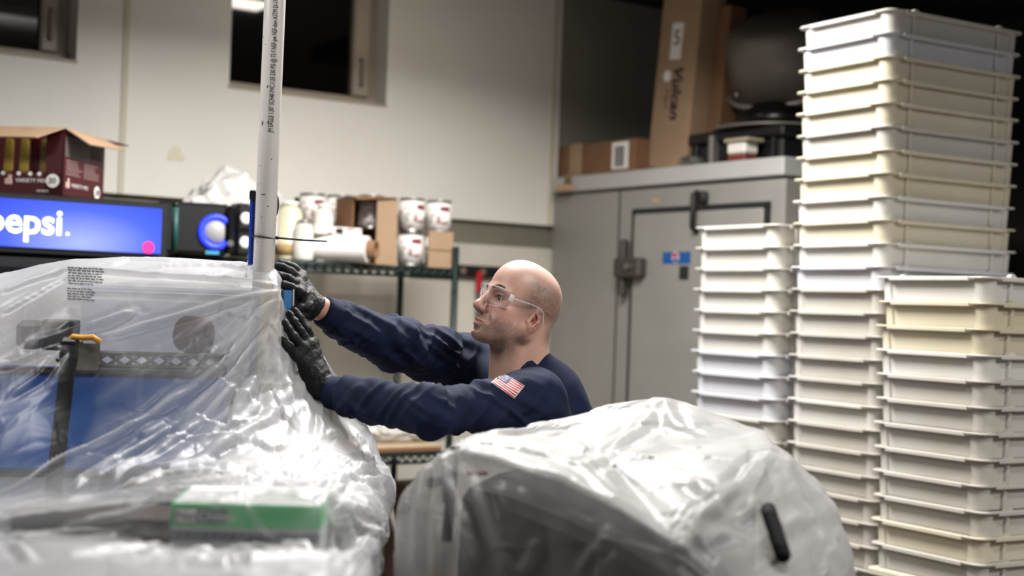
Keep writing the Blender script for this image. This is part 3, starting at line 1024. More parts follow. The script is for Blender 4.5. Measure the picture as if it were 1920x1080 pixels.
# jars at the left of the roll
for (px, off, rr, hgt, col_, lb, nm) in ((541, 0.12, 0.050, 0.235, '#d8d0b4', 'tall cloudy pale jug just right of the pipe', 'plastic_jug'),
                                         (568, 0.05, 0.040, 0.16, '#cfccc2', 'short clear jar between the pale jug and the cans', 'glass_jar'),
                                         (604, 0.11, 0.040, 0.235, '#e4e1d8', 'tall white canister beside the cans', 'white_canister')):
    t = on_shelf(nm, px, off, label=lb, cat={'plastic_jug': 'jug', 'glass_jar': 'jar', 'white_canister': 'canister'}[nm])
    jm = mat(nm + '_body', col_, 0.3, var=0.08)
    bm = lathe(bmesh.new(), [(0, 0), (rr, 0), (rr * 1.02, 0.01), (rr * 1.0, hgt * 0.35), (rr * 0.96, hgt * 0.36), (rr * 0.98, hgt * 0.8), (rr * 0.7, hgt * 0.9), (rr * 0.6, hgt * 0.92), (rr * 0.6, hgt * 0.94), (0, hgt * 0.94)], 24)
    obj('jar_body', bm, jm, t, True)
    bm = lathe(bmesh.new(), [(0, hgt * 0.93), (rr * 0.66, hgt * 0.93), (rr * 0.66, hgt), (0, hgt)], 24)
    obj('screw_cap', bm, M['white'] if nm != 'glass_jar' else M['steel'], t, True)
    if nm == 'plastic_jug':
        bm = lathe(bmesh.new(), [(rr * 1.03, hgt * 0.08), (rr * 1.04, hgt * 0.08), (rr * 1.04, hgt * 0.27), (rr * 1.03, hgt * 0.27)], 24)
        obj('tan_band', bm, mat('tan_band', '#a88c5c', 0.6), t, True)

t = on_shelf('dark_spray_can', 557, 0.33, label='dark capped bottle behind the pale jug', cat='bottle')
bm = lathe(bmesh.new(), [(0, 0), (0.03, 0), (0.03, 0.2), (0.018, 0.225), (0.018, 0.24), (0, 0.24)], 20); obj('bottle_body', bm, mat('dark_brown_bottle', '#2c1a18', 0.4), t, True)
bm = lathe(bmesh.new(), [(0, 0.24), (0.02, 0.24), (0.02, 0.27), (0, 0.27)], 20); obj('cap', bm, M['black'], t, True)
bx3 = on_shelf('white_carton', 632, 0.07, label='low white printed carton lying on top of the paper roll', cat='box', z=sz + 0.111)
obj('carton', bx(-0.11, 0.10, -0.02, 0.07, 0, 0.032, 0.003), lab_m, bx3)
obj('open_end', bx(-0.018, 0.012, -0.022, -0.0195, 0.005, 0.027), M['ink'], bx3)

# lower shelf things
t = room_root('wooden_board', sa - 0.5, SB - 0.03, sz2, label='pale wooden board lying on the lower shelf', cat='board')
obj('board', bx(-0.55, 0.48, 0, 0.4, 0, 0.028, 0.004), M['wood'], t)
obj('edge_band', bx(-0.55, 0.48, -0.004, 0.0, 0.004, 0.02), M['card_dark'], t)
zb2 = sz2 + 0.029
for (px, lb, seed, r) in ((735, 'white crumpled bag on the board behind the arm', 5.5, 0.085), (800, 'small bunched white bag nearer the shelf post', 12.2, 0.07)):
    t = room_root('plastic_bag', onwall(px, 830, SB - 0.2)[0], SB - 0.2, zb2, label=lb, cat='bag')
    crumpled('bag_film', t, r, 1.6, 1.0, 1.1, seed, bag_m)
    bm = bmesh.new(); tube(bm, [(0.0, 0, r * 0.6), (0.03, 0, r * 1.1), (0.06, 0.01, r * 0.7)], 0.008, 8)
    obj('bag_handle', bm, bag_m, t, True)
t = room_root('brown_jar', onwall(772, 830, SB - 0.3)[0], SB - 0.3, zb2, label='small dark brown jar between the bags on the board', cat='jar')
bm = lathe(bmesh.new(), [(0, 0), (0.03, 0), (0.032, 0.05), (0.022, 0.07), (0, 0.07)], 20); obj('jar_body', bm, M['card_dark'], t, True)
bm = lathe(bmesh.new(), [(0, 0.07), (0.024, 0.07), (0.024, 0.088), (0, 0.088)], 20); obj('lid', bm, M['black'], t, True)
# things below the lower shelf, in the gap between the two covers
t = room_root('brown_bucket', onwall(800, 930, SB - 0.1)[0] + 0.06, SB - 0.1, 0.256, label='brown carton standing under the lower shelf', cat='box')
obj('carton', bx(-0.12, 0.2, 0, 0.25, 0, 0.42, 0.005), mat('dark_red_brown', '#4a3026', 0.7), t)
obj('tape_strip', bx(-0.02, 0.02, -0.001, 0.0, 0, 0.42), M['card'], t)
t = room_root('broom', onwall(745, 900, SB + 0.05)[0], SB + 0.06, 0, label='broom with a pale handle leaning under the lower shelf', cat='broom')
bm = bmesh.new(); rod(bm, (0.22, 0.05, 0.05), (-0.10, 0.02, 0.95 * sz2), 0.013); obj('handle', bm, M['steel_dull'], t, True)
obj('broom_head', bx(0.08, 0.36, 0.02, 0.08, 0.0, 0.06, 0.01), M['black'], t)

# rail with hanging tools on the wall
ra0, ra1 = onwall(768, 505, -0.0)[0], onwall(985, 512, -0.0)[0]
rz_ = onwall(870, 508, 0)[1]
t = room_root('tool_rail', ra0, 0.0, rz_, label='black magnetic tool rail fixed to the wall behind the head', cat='rail')
obj('rail', bx(0, ra1 - ra0, -0.02, 0.015, -0.028, 0.028, 0.004), M['black'], t)
for px in (868, 905, 938):
    a = onwall(px, 508, 0.02)[0] - ra0
    bm = lathe(bmesh.new(), [(0.008, 0), (0.016, 0), (0.016, 0.004), (0.008, 0.004), (0.008, 0)], 18, Matrix.Translation((a, -0.021, 0.0)) @ Matrix.Rotation(math.pi / 2, 4, 'X'))
    obj('ring', bm, mat('rail_ring', '#7d6a63', 0.4), t)
a = onwall(899, 515, 0.03)[0]
t = room_root('red_scissors', a, 0.03, rz_ - 0.10, label='red handled tool hanging from the black wall rail', cat='tool')
obj('handle', bx(-0.016, 0.016, -0.008, 0.008, 0.0, 0.10, 0.006), M['red'], t)
obj('blade', bx(-0.012, 0.012, -0.003, 0.003, -0.12, 0.0, 0.002), M['steel'], t)
# ================================================================== DOUGH TRAYS
TLX, TLY, TH_, PITCH_T = 0.655, 0.452, 0.0760, 0.0768


def tray_loop(off, inset):
    """closed outline of a tray wall: rounded corner posts, panels set back between them"""
    hx, hy, r = TLX / 2 - 0.013 + off, TLY / 2 - 0.013 + off, 0.034
    pts = []
    for (sx, sy, t0) in ((1, -1, -90), (1, 1, 0), (-1, 1, 90), (-1, -1, 180)):
        cx, cy = sx * (hx - r), sy * (hy - r)
        arc = [(cx + r * math.cos(math.radians(t0 + 90 * q / 6)), cy + r * math.sin(math.radians(t0 + 90 * q / 6))) for q in range(7)]
        d0 = (math.cos(math.radians(t0 - 90)), math.sin(math.radians(t0 - 90)))      # travel direction at arc start is t0+90
        tin = (math.cos(math.radians(t0 + 90)), math.sin(math.radians(t0 + 90)))
        nin = (math.cos(math.radians(t0)), math.sin(math.radians(t0)))
        a0 = arc[0]
        pts.append((a0[0] - tin[0] * 0.014 - nin[0] * inset, a0[1] - tin[1] * 0.014 - nin[1] * inset))
        pts.append((a0[0] - tin[0] * 0.011, a0[1] - tin[1] * 0.011))
        pts += arc
        a1 = arc[-1]
        tout = (math.cos(math.radians(t0 + 180)), math.sin(math.radians(t0 + 180)))
        nout = (math.cos(math.radians(t0 + 90)), math.sin(math.radians(t0 + 90)))
        pts.append((a1[0] + tout[0] * 0.011, a1[1] + tout[1] * 0.011))
        pts.append((a1[0] + tout[0] * 0.014 - nout[0] * inset, a1[1] + tout[1] * 0.014 - nout[1] * inset))
    return pts


def loft_loops(bm, loops, close_top=False, close_bot=False):
    rings = [[bm.verts.new(p) for p in lp] for lp in loops]
    n = len(rings[0])
    for a, b in zip(rings[:-1], rings[1:]):
        for k in range(n):
            bm.faces.new((a[k], a[(k + 1) % n], b[(k + 1) % n], b[k]))
    if close_bot: bm.faces.new(rings[0][::-1])
    if close_top: bm.faces.new(rings[-1])
    return rings


z3 = lambda lp, z: [(x, y, z) for x, y in lp]
bm = bmesh.new()
loft_loops(bm, [z3(tray_loop(-0.010, 0.004), 0.006), z3(tray_loop(-0.004, 0.004), TH_), z3(tray_loop(0.0, 0.006), TH_), z3(tray_loop(-0.004, 0.006), 0.0)], close_top=False, close_bot=True)
# floor of the tray inside and outside
bm.faces.new([bm.verts.new((x, y, 0.0)) for x, y in tray_loop(-0.004, 0.006)][::-1])
ME_BODY = bpy.data.meshes.new('tray_body')
bmesh.ops.recalc_face_normals(bm, faces=bm.faces)
bm.to_mesh(ME_BODY); bm.free()

# rim: thin flange round the corners, deeper lip along each side
bm = bmesh.new()
o_out, o_in = tray_loop(0.013, 0.0), tray_loop(-0.002, 0.0)
n = len(o_out)
loft_loops(bm, [z3(o_in, TH_ - 0.006), z3(o_out, TH_ - 0.006), z3([(x * 1.004, y * 1.004) for x, y in o_out], TH_ - 0.003), z3(o_out, TH_ + 0.0005), z3(o_in, TH_ + 0.0005), z3(o_in, TH_ - 0.006)])
hx, hy = TLX / 2, TLY / 2
for s in (-1, 1):
    box(bm, (0, s * (hy + 0.0005), TH_ - 0.0062), (TLX - 0.135, 0.006, 0.0135), 0.002)
    box(bm, (s * (hx + 0.0005), 0, TH_ - 0.0062), (0.006, TLY - 0.135, 0.0135), 0.002)
ME_RIM = bpy.data.meshes.new('tray_rim')
bmesh.ops.recalc_face_normals(bm, faces=bm.faces)
bm.to_mesh(ME_RIM); bm.free()

bm = bmesh.new()
rod(bm, (0, 0, 0.002), (0, 0, TH_ - 0.006), 0.0075, 0.0095, seg=10)
vs = [bm.verts.new(p) for p in ((-0.017, -0.012, TH_), (0.017, -0.012, TH_), (0.006, -0.012, TH_ + 0.010), (-0.006, -0.012, TH_ + 0.010), (-0.017, 0.004, TH_), (0.017, 0.004, TH_), (0.006, 0.004, TH_ + 0.010), (-0.006, 0.004, TH_ + 0.010))]
for f in ((0, 1, 2, 3), (7, 6, 5, 4), (0, 4, 5, 1), (1, 5, 6, 2), (2, 6, 7, 3), (3, 7, 4, 0)):
    bm.faces.new([vs[i] for i in f])
ME_RIB = bpy.data.meshes.new('tray_rib')
bmesh.ops.recalc_face_normals(bm, faces=bm.faces)
bm.to_mesh(ME_RIB); bm.free()
def tray_mat(nm, c, c2):
    m = mat(nm, c, 0.42, var=0.1, vscale=3.0, color2=c2, spec=0.4)
    b = m.node_tree.nodes['Principled BSDF']
    b.inputs['Subsurface Weight'].default_value = 0.15
    b.inputs['Subsurface Radius'].default_value = (0.012, 0.010, 0.007)
    return m


TM = {'w': tray_mat('tray_white', '#c9c6c1', '#c3bfb5'), 'l': tray_mat('tray_cool_white', '#c7c7cb', '#c0bfc2'), 'c': tray_mat('tray_cream', '#c6bfad', '#bfb69f'),
      'y': tray_mat('tray_yellowed', '#c4bca6', '#bcb299'), 'g': tray_mat('tray_greyish', '#b9b5ae', '#b1aba0')}
for me in (ME_BODY, ME_RIM, ME_RIB):
    me.materials.append(TM['w'])
TONE = {'w': 'white', 'l': 'cool white', 'c': 'cream', 'y': 'yellowed cream', 'g': 'greyish white'}
ORD = ['topmost', 'second', 'third', 'fourth', 'fifth', 'sixth', 'seventh', 'eighth', 'ninth', 'tenth', 'eleventh', 'twelfth', 'thirteenth', 'fourteenth', 'fifteenth', 'sixteenth', 'seventeenth', 'eighteenth', 'nineteenth', 'twentieth', 'twenty-first', 'twenty-second', 'twenty-third', 'twenty-fourth', 'twenty-fifth', 'twenty-sixth']


def tray_stack(corner_px, corner_py, depth, ang, ztop, n, tones, where, group):
    c = P(corner_px, corner_py, depth)
    t = math.radians(ang)
    ex, ey = Vector((math.cos(t), math.sin(t), 0)), Vector((-math.sin(t), math.cos(t), 0))
    cen = Vector((c.x, c.y, 0)) + ex * (TLX / 2) + ey * (TLY / 2)
    for i in range(n):
        tone = tones[i % len(tones)] if i < len(tones) else tones[-1]
        rx = random.uniform(-0.004, 0.004)
        root = empty('dough_tray', (cen.x + rx, cen.y + random.uniform(-0.004, 0.004), ztop - TH_ - PITCH_T * i), t + math.radians(random.uniform(-0.7, 0.7)),
                     ('%s plastic dough tray, %s from top of %s' % (TONE[tone], ORD[i], where)) if i else ('%s plastic dough tray on top of %s' % (TONE[tone], where)), 'tray', group)
        parts = [('tray_body', ME_BODY, (0, 0, 0), 0), ('rim', ME_RIM, (0, 0, 0), 0)]
        for sx in (-1, 1):
            parts.append(('rib', ME_RIB, (sx * 0.205, -TLY / 2 + 0.0185, 0), 0))
            parts.append(('rib', ME_RIB, (sx * 0.205, TLY / 2 - 0.0185, 0), math.pi))
        for nm, me, loc, rz in parts:
            o = bpy.data.objects.new(nm, me)
            COL.objects.link(o)
            o.parent = root
            o.location = loc
            o.rotation_euler = (0, 0, rz)
            o.material_slots[0].link = 'OBJECT'
            o.material_slots[0].material = TM[tone]
    return cen, t, ztop - TH_ - PITCH_T * (n - 1)


zB = P(1660, 11, 4.63).z
zC = P(1850, 518, 4.16).z
zA = P(1452, 419, 4.98).z
sB = tray_stack(1652, 600, 4.63, 31, zB, 25, 'wlcccgcywcwlgggggwgggggggg', 'the tallest stack', 'dough trays in the tallest stack')
sA = tray_stack(1450, 600, 4.98, 33, zA, 16, 'wwwwwwlllwwg', 'the short stack by the cooler', 'dough trays in the short rear stack')
sC = tray_stack(1850, 600, 4.16, 31, zC, 12, 'wyywggggggcgg', 'the right front stack', 'dough trays in the right front stack')
print('STACK BASES', sA[2], sB[2], sC[2])

# stands under the stacks
for (cen, t, zb), nm, lb in ((sA, 'low_steel_stand', 'low steel stand under the short rear tray stack'), (sB, 'low_steel_stand', 'low steel stand under the tallest tray stack')):
    r = empty(nm, (cen.x, cen.y, 0), t, lb, 'stand')
    obj('top_plate', bx(-0.30, 0.30, -0.20, 0.20, zb - 0.04, zb - 0.001, 0.004), M['bench'], r)
    for sx in (-1, 1):
        for sy in (-1, 1):
            bm = bmesh.new(); rod(bm, (sx * 0.27, sy * 0.17, 0), (sx * 0.27, sy * 0.17, zb - 0.04), 0.018)
            obj('leg', bm, M['bench'], r, True)
cen, t, zb = sC
r = empty('storage_bin', (cen.x, cen.y, 0), t, 'dark blue storage bin with a cream lid under the right front tray stack', 'bin')
obj('bin_body', bx(-0.30, 0.30, -0.20, 0.20, 0.0, zb - 0.03, 0.012), mat('navy_bin', '#20263c', 0.5), r)
obj('bin_lid', bx(-0.325, 0.325, -0.222, 0.222, zb - 0.03, zb - 0.002, 0.006), TM['c'], r)
# ================================================================== PERSON
HS = 0.97
yaw, pit = math.radians(25), math.radians(21)
HF = Vector((-math.cos(pit) * math.cos(yaw), -math.cos(pit) * math.sin(yaw), math.sin(pit)))
HL = Vector((math.sin(yaw), -math.cos(yaw), 0))
HU = HF.cross(HL)
HO = P(981, 580, 3.45)
Rh = np.array([HF[:], HL[:], HU[:]], dtype=np.float32) * HS       # rows: local axes in world


def h2w(p):
    p = np.asarray(p, dtype=np.float32)
    return p @ Rh + np.array(HO[:], dtype=np.float32)


def w2h(v):
    d = (Vector(v) - HO) / HS
    return (d.dot(HF), d.dot(HL), d.dot(HU))


person = empty('person', (0.14, 3.50, 0.0), 0, 'bald man in navy long-sleeved shirt, black gloves and clear safety glasses pressing the covered post', 'person')


def child(o):
    """parent to the person keeping world coordinates"""
    o.parent = person
    o.matrix_parent_inverse = Matrix.Translation(person.location).inverted()
    return o


# ---- head (local: x forward, y left, z up; origin mid-skull at eye level)
F = Field((-0.135, -0.105, -0.30), (0.155, 0.105, 0.14), 0.0019)
nb = w2h(P(962, 722, 3.46))
F.ell((0.004, 0, 0.036), (0.089, 0.076, 0.080), 0.02)
F.ell((-0.014, 0, 0.012), (0.070, 0.072, 0.074), 0.03)
F.ell((0.046, 0, -0.018), (0.050, 0.058, 0.085), 0.03)
F.ell((0.040, 0, 0.048), (0.052, 0.062, 0.058), 0.03)
F.cap((-0.012, 0, -0.055), nb, 0.058, 0.060, 0.03)
F.cap((-0.034, 0, -0.045), (nb[0] - 0.022, 0, nb[2] + 0.03), 0.048, 0.058, 0.03)
F.cap((0.012, 0.038, -0.10), (nb[0] + 0.03, 0.03, nb[2]), 0.016, 0.02, 0.03)
F.cap((0.012, -0.038, -0.10), (nb[0] + 0.03, -0.03, nb[2]), 0.016, 0.02, 0.03)
for s in (-1, 1):
    F.cap((0.004, s * 0.053, -0.062), (0.066, s * 0.022, -0.098), 0.020, 0.017, 0.02)      # jaw line
    F.cap((0.004, s * 0.055, -0.062), (-0.004, s * 0.062, -0.02), 0.018, 0.014, 0.02)      # ramus
    F.ell((0.063, s * 0.043, -0.032), (0.022, 0.018, 0.016), 0.02)                           # cheek bone
    F.ell((0.058, s * 0.038, -0.060), (0.026, 0.020, 0.024), 0.02)                           # cheek
    F.cap((0.078, s * 0.046, 0.014), (0.094, s * 0.012, 0.0165), 0.010, 0.010, 0.014)       # brow ridge
F.ell((0.066, 0, -0.075), (0.041, 0.038, 0.034), 0.022)                                      # muzzle
F.ell((0.086, 0, -0.101), (0.021, 0.023, 0.018), 0.014)                                      # chin
for s in (-1, 1):
    F.ell((0.098, s * 0.033, -0.004), (0.017, 0.019, 0.0135), 0.012, 'sub')                   # socket
    F.ell((0.0745, s * 0.0325, -0.004), (0.0145, 0.0165, 0.0135), 0.005)                      # lids
    F.cap((0.088, s * 0.020, 0.0035), (0.083, s * 0.046, 0.001), 0.004, 0.0035, 0.006)       # upper lid fold
    F.ell((0.0905, s * 0.0330, -0.0045), (0.010, 0.0160, 0.0056), 0.002, 'sub')                 # opening
F.cap((0.094, 0, 0.008), (0.117, 0, -0.032), 0.0085, 0.0095, 0.012)                            # nose bridge
F.ell((0.1175, 0, -0.0395), (0.0125, 0.0120, 0.0105), 0.010)                                   # tip
F.cap((0.112, 0, -0.046), (0.095, 0, -0.052), 0.006, 0.007, 0.006)                             # septum
for s in (-1, 1):
    F.ell((0.1025, s * 0.0125, -0.0435), (0.0115, 0.0075, 0.0085), 0.006)                      # wing
    F.ell((0.1045, s * 0.0075, -0.0520), (0.006, 0.0038, 0.0042), 0.003, 'sub')                 # nostril
    F.cap((0.099, s * 0.024, -0.050), (0.092, s * 0.032, -0.066), 0.0018, 0.0010, 0.012, 'sub')  # smile fold
for s in (-1, 1):
    F.cap((0.1050, 0, -0.0690), (0.0945, s * 0.0225, -0.0735), 0.0062, 0.0040, 0.006)           # upper lip
    F.cap((0.1035, 0, -0.0805), (0.0935, s * 0.0200, -0.0770), 0.0068, 0.0040, 0.006)           # lower lip
    F.cap((0.1125, 0, -0.0748), (0.0985, s * 0.0225, -0.0756), 0.0026, 0.0012, 0.003, 'sub')    # mouth line
F.ell((0.1060, 0, -0.0925), (0.008, 0.020, 0.0045), 0.008, 'sub')                             # under lip
F.cap((0.105, 0, -0.056), (0.106, 0, -0.064), 0.0018, 0.0024, 0.004, 'sub')                    # philtrum
for s in (-1, 1):
    er = Matrix.Rotation(math.radians(-14), 3, 'Y')
    F.ell((-0.006, s * 0.077, -0.027), (0.0195, 0.0085, 0.0325), 0.007, rot=Matrix.Rotation(s * math.radians(22), 3, 'Z') @ er)
    F.ell((0.004, s * 0.073, -0.058), (0.009, 0.007, 0.011), 0.006)                             # lobe
    F.ell((-0.004, s * 0.0865, -0.025), (0.0120, 0.0065, 0.0225), 0.004, 'sub', rot=Matrix.Rotation(s * math.radians(22), 3, 'Z') @ er)
    F.ell((0.001, s * 0.080, -0.034), (0.0065, 0.009, 0.009), 0.004, 'sub')                      # concha
    for (a0, a1) in (((0.002, -0.008), (-0.009, -0.017)), ((-0.009, -0.017), (-0.010, -0.030)), ((-0.010, -0.030), (-0.002, -0.044))):
        F.cap((a0[0], s * 0.0850, a0[1]), (a1[0], s * 0.0850, a1[1]), 0.0032, 0.0030, 0.004)      # antihelix
    F.ell((0.011, s * 0.076, -0.035), (0.004, 0.005, 0.006), 0.004)                               # tragus
hv, hf = F.mesh()
hv = relax(hv, hf, 2, 0.35)
x, y, z = hv[:, 0], hv[:, 1], hv[:, 2]
g = lambda c, r: np.exp(-(((x - c[0]) / r[0]) ** 2 + ((np.abs(y) - c[1]) / r[1]) ** 2 + ((z - c[2]) / r[2]) ** 2))
n1_ = noise3(hv * 260) * 0.6 + noise3(hv * 90) * 0.4
base = np.tile(np.array(lin('#bd9483')), (len(hv), 1))
mixc = lambda b, c, w: b * (1 - w[:, None]) + np.array(lin(c)) * w[:, None]
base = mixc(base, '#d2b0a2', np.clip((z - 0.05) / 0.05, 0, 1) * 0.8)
base = mixc(base, '#b5726a', np.clip(g((0.115, 0, -0.04), (0.02, 0.018, 0.02)) * 0.75 + g((0.07, 0.045, -0.035), (0.03, 0.02, 0.02)) * 0.45 + g((-0.012, 0.082, -0.025), (0.025, 0.012, 0.04)) * 0.8, 0, 1))
sst = lambda a, lo, hi: np.clip((a - lo) / (hi - lo), 0, 1)
beard = sst(-z, 0.045, 0.062) * (1 - sst(-z, 0.118, 0.15)) * sst(x, -0.015, 0.01) * (1 - g((0.09, 0, -0.073), (0.03, 0.026, 0.007)))
beard = np.clip(beard + 0.8 * g((0.1, 0, -0.06), (0.02, 0.02, 0.006)), 0, 1)
hair = sst(0.055 - x, 0.0, 0.035) * sst(np.abs(y), 0.038, 0.058) * (1 - sst(z, 0.055, 0.082)) * sst(z, -0.03, 0.0)
hair = np.maximum(hair, sst(-x, 0.045, 0.07) * (1 - sst(z, 0.05, 0.08)) * sst(z, -0.075, -0.05))
base = mixc(base, '#5f4c42', np.clip(beard * (0.25 + 0.50 * n1_), 0, 0.7))
base = mixc(base, '#5a463a', np.clip(hair * (0.45 + 0.5 * n1_), 0, 0.85))
base = mixc(base, '#a2564c', g((0.098, 0, -0.0745), (0.014, 0.024, 0.0045)) * 0.85)
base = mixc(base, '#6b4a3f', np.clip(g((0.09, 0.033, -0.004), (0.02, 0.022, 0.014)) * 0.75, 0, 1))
lash = g((0.0885, 0.0325, 0.0005), (0.006, 0.0135, 0.0018))
base = mixc(base, '#241815', np.clip(lash * 0.9, 0, 0.9))
head_w = h2w(hv)

# ---- joints of the upper body
LW, LE, LS = P(612, 733, 3.19), P(806, 771, 3.06), P(1000, 754, 3.27)
RW, RE, RS = P(598, 578, 3.32), P(738, 643, 3.46), P(884, 686, 3.66)
NB = P(966, 712, 3.47)
PV = P(1082, 985, 3.56)
across = (LS - RS).normalized()
spine = (NB - PV).normalized()
front = spine.cross(across).normalized()
across2 = front.cross(spine).normalized() * -1
RT = Matrix((across, spine, front)).transposed()
HIPL, HIPR = PV + across * 0.09 + Vector((0, 0, -0.02)), PV - across * 0.09 + Vector((0, 0, -0.02))
KNL, KNR = Vector((HIPL.x - 0.10, HIPL.y - 0.03, 0.48)), Vector((HIPR.x - 0.02, HIPR.y, 0.48))
FTL, FTR = Vector((HIPL.x + 0.02, HIPL.y, 0.075)), Vector((HIPR.x + 0.10, HIPR.y + 0.02, 0.075))

HANDS = {
    'L': dict(w=(609, 727, 3.195), f=[[(557, 666, 3.165), (541, 650, 3.150), (533, 643, 3.146), (527, 637, 3.146)],
                                       [(568, 652, 3.180), (551, 632, 3.166), (541, 617, 3.164), (534, 605, 3.166)],
                                       [(578, 645, 3.197), (562, 620, 3.186), (551, 602, 3.186), (542, 588, 3.188)],
                                       [(586, 642, 3.215), (575, 617, 3.206), (563, 597, 3.206), (553, 583, 3.210)]],
              th=[(592, 700, 3.225), (574, 676, 3.238), (558, 658, 3.240)], heel=(588, 706, 3.19), heel2=(575, 690, 3.185), cuff=((601, 727, 3.19), (613, 733, 3.19))),
    'R': dict(w=(590, 579, 3.315), f=[[(562, 549, 3.262), (546, 540, 3.256), (534, 535, 3.254), (525, 532, 3.254)],
                                       [(560, 536, 3.288), (540, 522, 3.280), (524, 517, 3.276), (511, 514, 3.276)],
                                       [(562, 525, 3.312), (545, 510, 3.304), (530, 502, 3.300), (515, 497, 3.298)],
                                       [(566, 518, 3.334), (552, 503, 3.328), (538, 496, 3.325), (526, 492, 3.324)]],
              th=[(575, 576, 3.268), (560, 578, 3.250), (551, 584, 3.242)], heel=(573, 565, 3.30), heel2=(565, 555, 3.285), cuff=((584, 573, 3.312), (596, 582, 3.318))),
}
for k in HANDS:
    h = HANDS[k]
    h['w'] = P(*h['w']); h['f'] = [[P(*q) for q in f] for f in h['f']]; h['th'] = [P(*q) for q in h['th']]
    h['heel'] = P(*h['heel']); h['heel2'] = P(*h['heel2']); h['cuff'] = (P(*h['cuff'][0]), P(*h['cuff'][1]))


def torso(F, g, k=0.04):
    F.ell(NB - spine * 0.235 + front * 0.005, (0.178 + g, 0.20 + g, 0.110 + g), k, rot=RT)
    F.ell(NB - spine * 0.38 + front * 0.02, (0.165 + g, 0.19 + g, 0.108 + g), k, rot=RT)
    F.ell(PV + spine * 0.02, (0.165 + g, 0.14 + g, 0.115 + g), k, rot=RT)
    for S in (LS, RS):
        F.cap(NB - spine * 0.078, S - (S - NB).normalized() * 0.02, 0.040 + g, 0.058 + g, 0.03)
        F.ell(S, (0.060 + g,) * 3, k)
        F.cap(S, NB - spine * 0.25, 0.060 + g, 0.088 + g, k)


# ---- body (skin): head and neck plus the body under the clothes, one mesh
def body_field(h):
    B = Field((-0.62, 2.95, 0.02), (0.42, 3.98, 1.52), h)
    torso(B, -0.012)
    B.cap(NB, P(958, 668, 3.46), 0.052, 0.050, 0.02)
    for W, E, S, hd in ((LW, LE, LS, HANDS['L']), (RW, RE, RS, HANDS['R'])):
        B.cap(S, E, 0.040, 0.034, 0.02)
        B.cap(E, W, 0.034, 0.0265, 0.02)
        B.cap(W, hd['w'], 0.0275, 0.0235, 0.01)
        for f in hd['f']:
            B.cap(hd['w'], f[0], 0.013, 0.008, 0.01)
            for a, b in zip(f[:-1], f[1:]):
                B.cap(a, b, 0.0065, 0.006, 0.003)
        B.cap(hd['w'], hd['th'][0], 0.013, 0.009, 0.01)
        for a, b in zip(hd['th'][:-1], hd['th'][1:]):
            B.cap(a, b, 0.008, 0.007, 0.003)
    for H_, K_, A_ in ((HIPL, KNL, FTL), (HIPR, KNR, FTR)):
        B.cap(H_, K_, 0.072, 0.050, 0.03)
        B.cap(K_, A_, 0.050, 0.034, 0.02)
        B.cap(A_ + Vector((0.03, 0, -0.03)), A_ + Vector((-0.14, -0.03, -0.035)), 0.028, 0.024, 0.02)
    return B


bv, bf = body_field(0.0065).mesh()
bv = relax(bv, bf, 1, 0.4)
body = npmesh('body', np.concatenate([head_w, bv]), np.concatenate([hf, bf + len(head_w)]))
sk = bpy.data.materials.new('skin'); sk.use_nodes = True
nt = sk.node_tree; b = nt.nodes['Principled BSDF']
at = _n(nt, 'ShaderNodeAttribute'); at.attribute_name = 'tone'
nt.links.new(at.outputs['Color'], b.inputs['Base Color'])
b.inputs['Roughness'].default_value = 0.42
b.inputs['Subsurface Weight'].default_value = 0.12
b.inputs['Subsurface Radius'].default_value = (0.008, 0.004, 0.002)
b.inputs['Specular IOR Level'].default_value = 0.5
tc = _n(nt, 'ShaderNodeTexCoord'); no = _n(nt, 'ShaderNodeTexNoise'); no.inputs['Scale'].default_value = 420
bp = _n(nt, 'ShaderNodeBump'); bp.inputs['Strength'].default_value = 0.18; bp.inputs['Distance'].default_value = 0.002
nt.links.new(tc.outputs['Object'], no.inputs['Vector']); nt.links.new(no.outputs['Fac'], bp.inputs['Height']); nt.links.new(bp.outputs[0], b.inputs['Normal'])
body.data.materials.append(sk)
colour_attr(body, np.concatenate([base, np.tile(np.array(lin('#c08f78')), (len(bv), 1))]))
child(body)


def hobj(name, bm, m, smooth=True):
    """a head part modelled in head coordinates"""
    Mh = Matrix(((HF.x * HS, HL.x * HS, HU.x * HS, HO.x), (HF.y * HS, HL.y * HS, HU.y * HS, HO.y), (HF.z * HS, HL.z * HS, HU.z * HS, HO.z), (0, 0, 0, 1)))
    bm.transform(Mh)
    return child(obj(name, bm, m, None, smooth))


eye_w = mat('eye_white', '#a39a92', 0.15)
iris_m = mat('iris_dark_brown', '#20130d', 0.1)
for s in (-1, 1):
    bm = bmesh.new()
    bmesh.ops.create_uvsphere(bm, u_segments=20, v_segments=14, radius=0.0125)
    bmesh.ops.translate(bm, verts=bm.verts, vec=(0.0738, s * 0.0325, -0.004))
    eye = hobj('eye', bm, eye_w)
    bm = bmesh.new()
    bmesh.ops.create_uvsphere(bm, u_segments=18, v_segments=12, radius=0.0075)
    for v in bm.verts: v.co.x *= 0.32
    bmesh.ops.transform(bm, verts=bm.verts, matrix=Matrix.Translation((0.0738, s * 0.0325, -0.004)) @ Matrix.Rotation(math.radians(-6), 4, 'Z') @ Matrix.Translation((0.0114, 0, 0)))
    hobj('iris', bm, iris_m)
    bm = bmesh.new()                                   # eyebrow as many short hairs
    for q in range(95):
        u = q / 94 + random.uniform(-.02, .02)
        yy = s * (0.013 + 0.036 * u); xx = 0.1055 - 0.0025 * u - 0.013 * u * u; zz = 0.0165 + 0.006 * math.sin(u * 2.4) + random.uniform(-0.0032, 0.0032)
        rod(bm, (xx, yy, zz), (xx - 0.002, yy + s * 0.005, zz + random.uniform(-0.001, 0.002)), 0.0007, 0.0003, seg=4)
    hobj('eyebrow', bm, mat('brow_hair', '#46342a', 0.7))

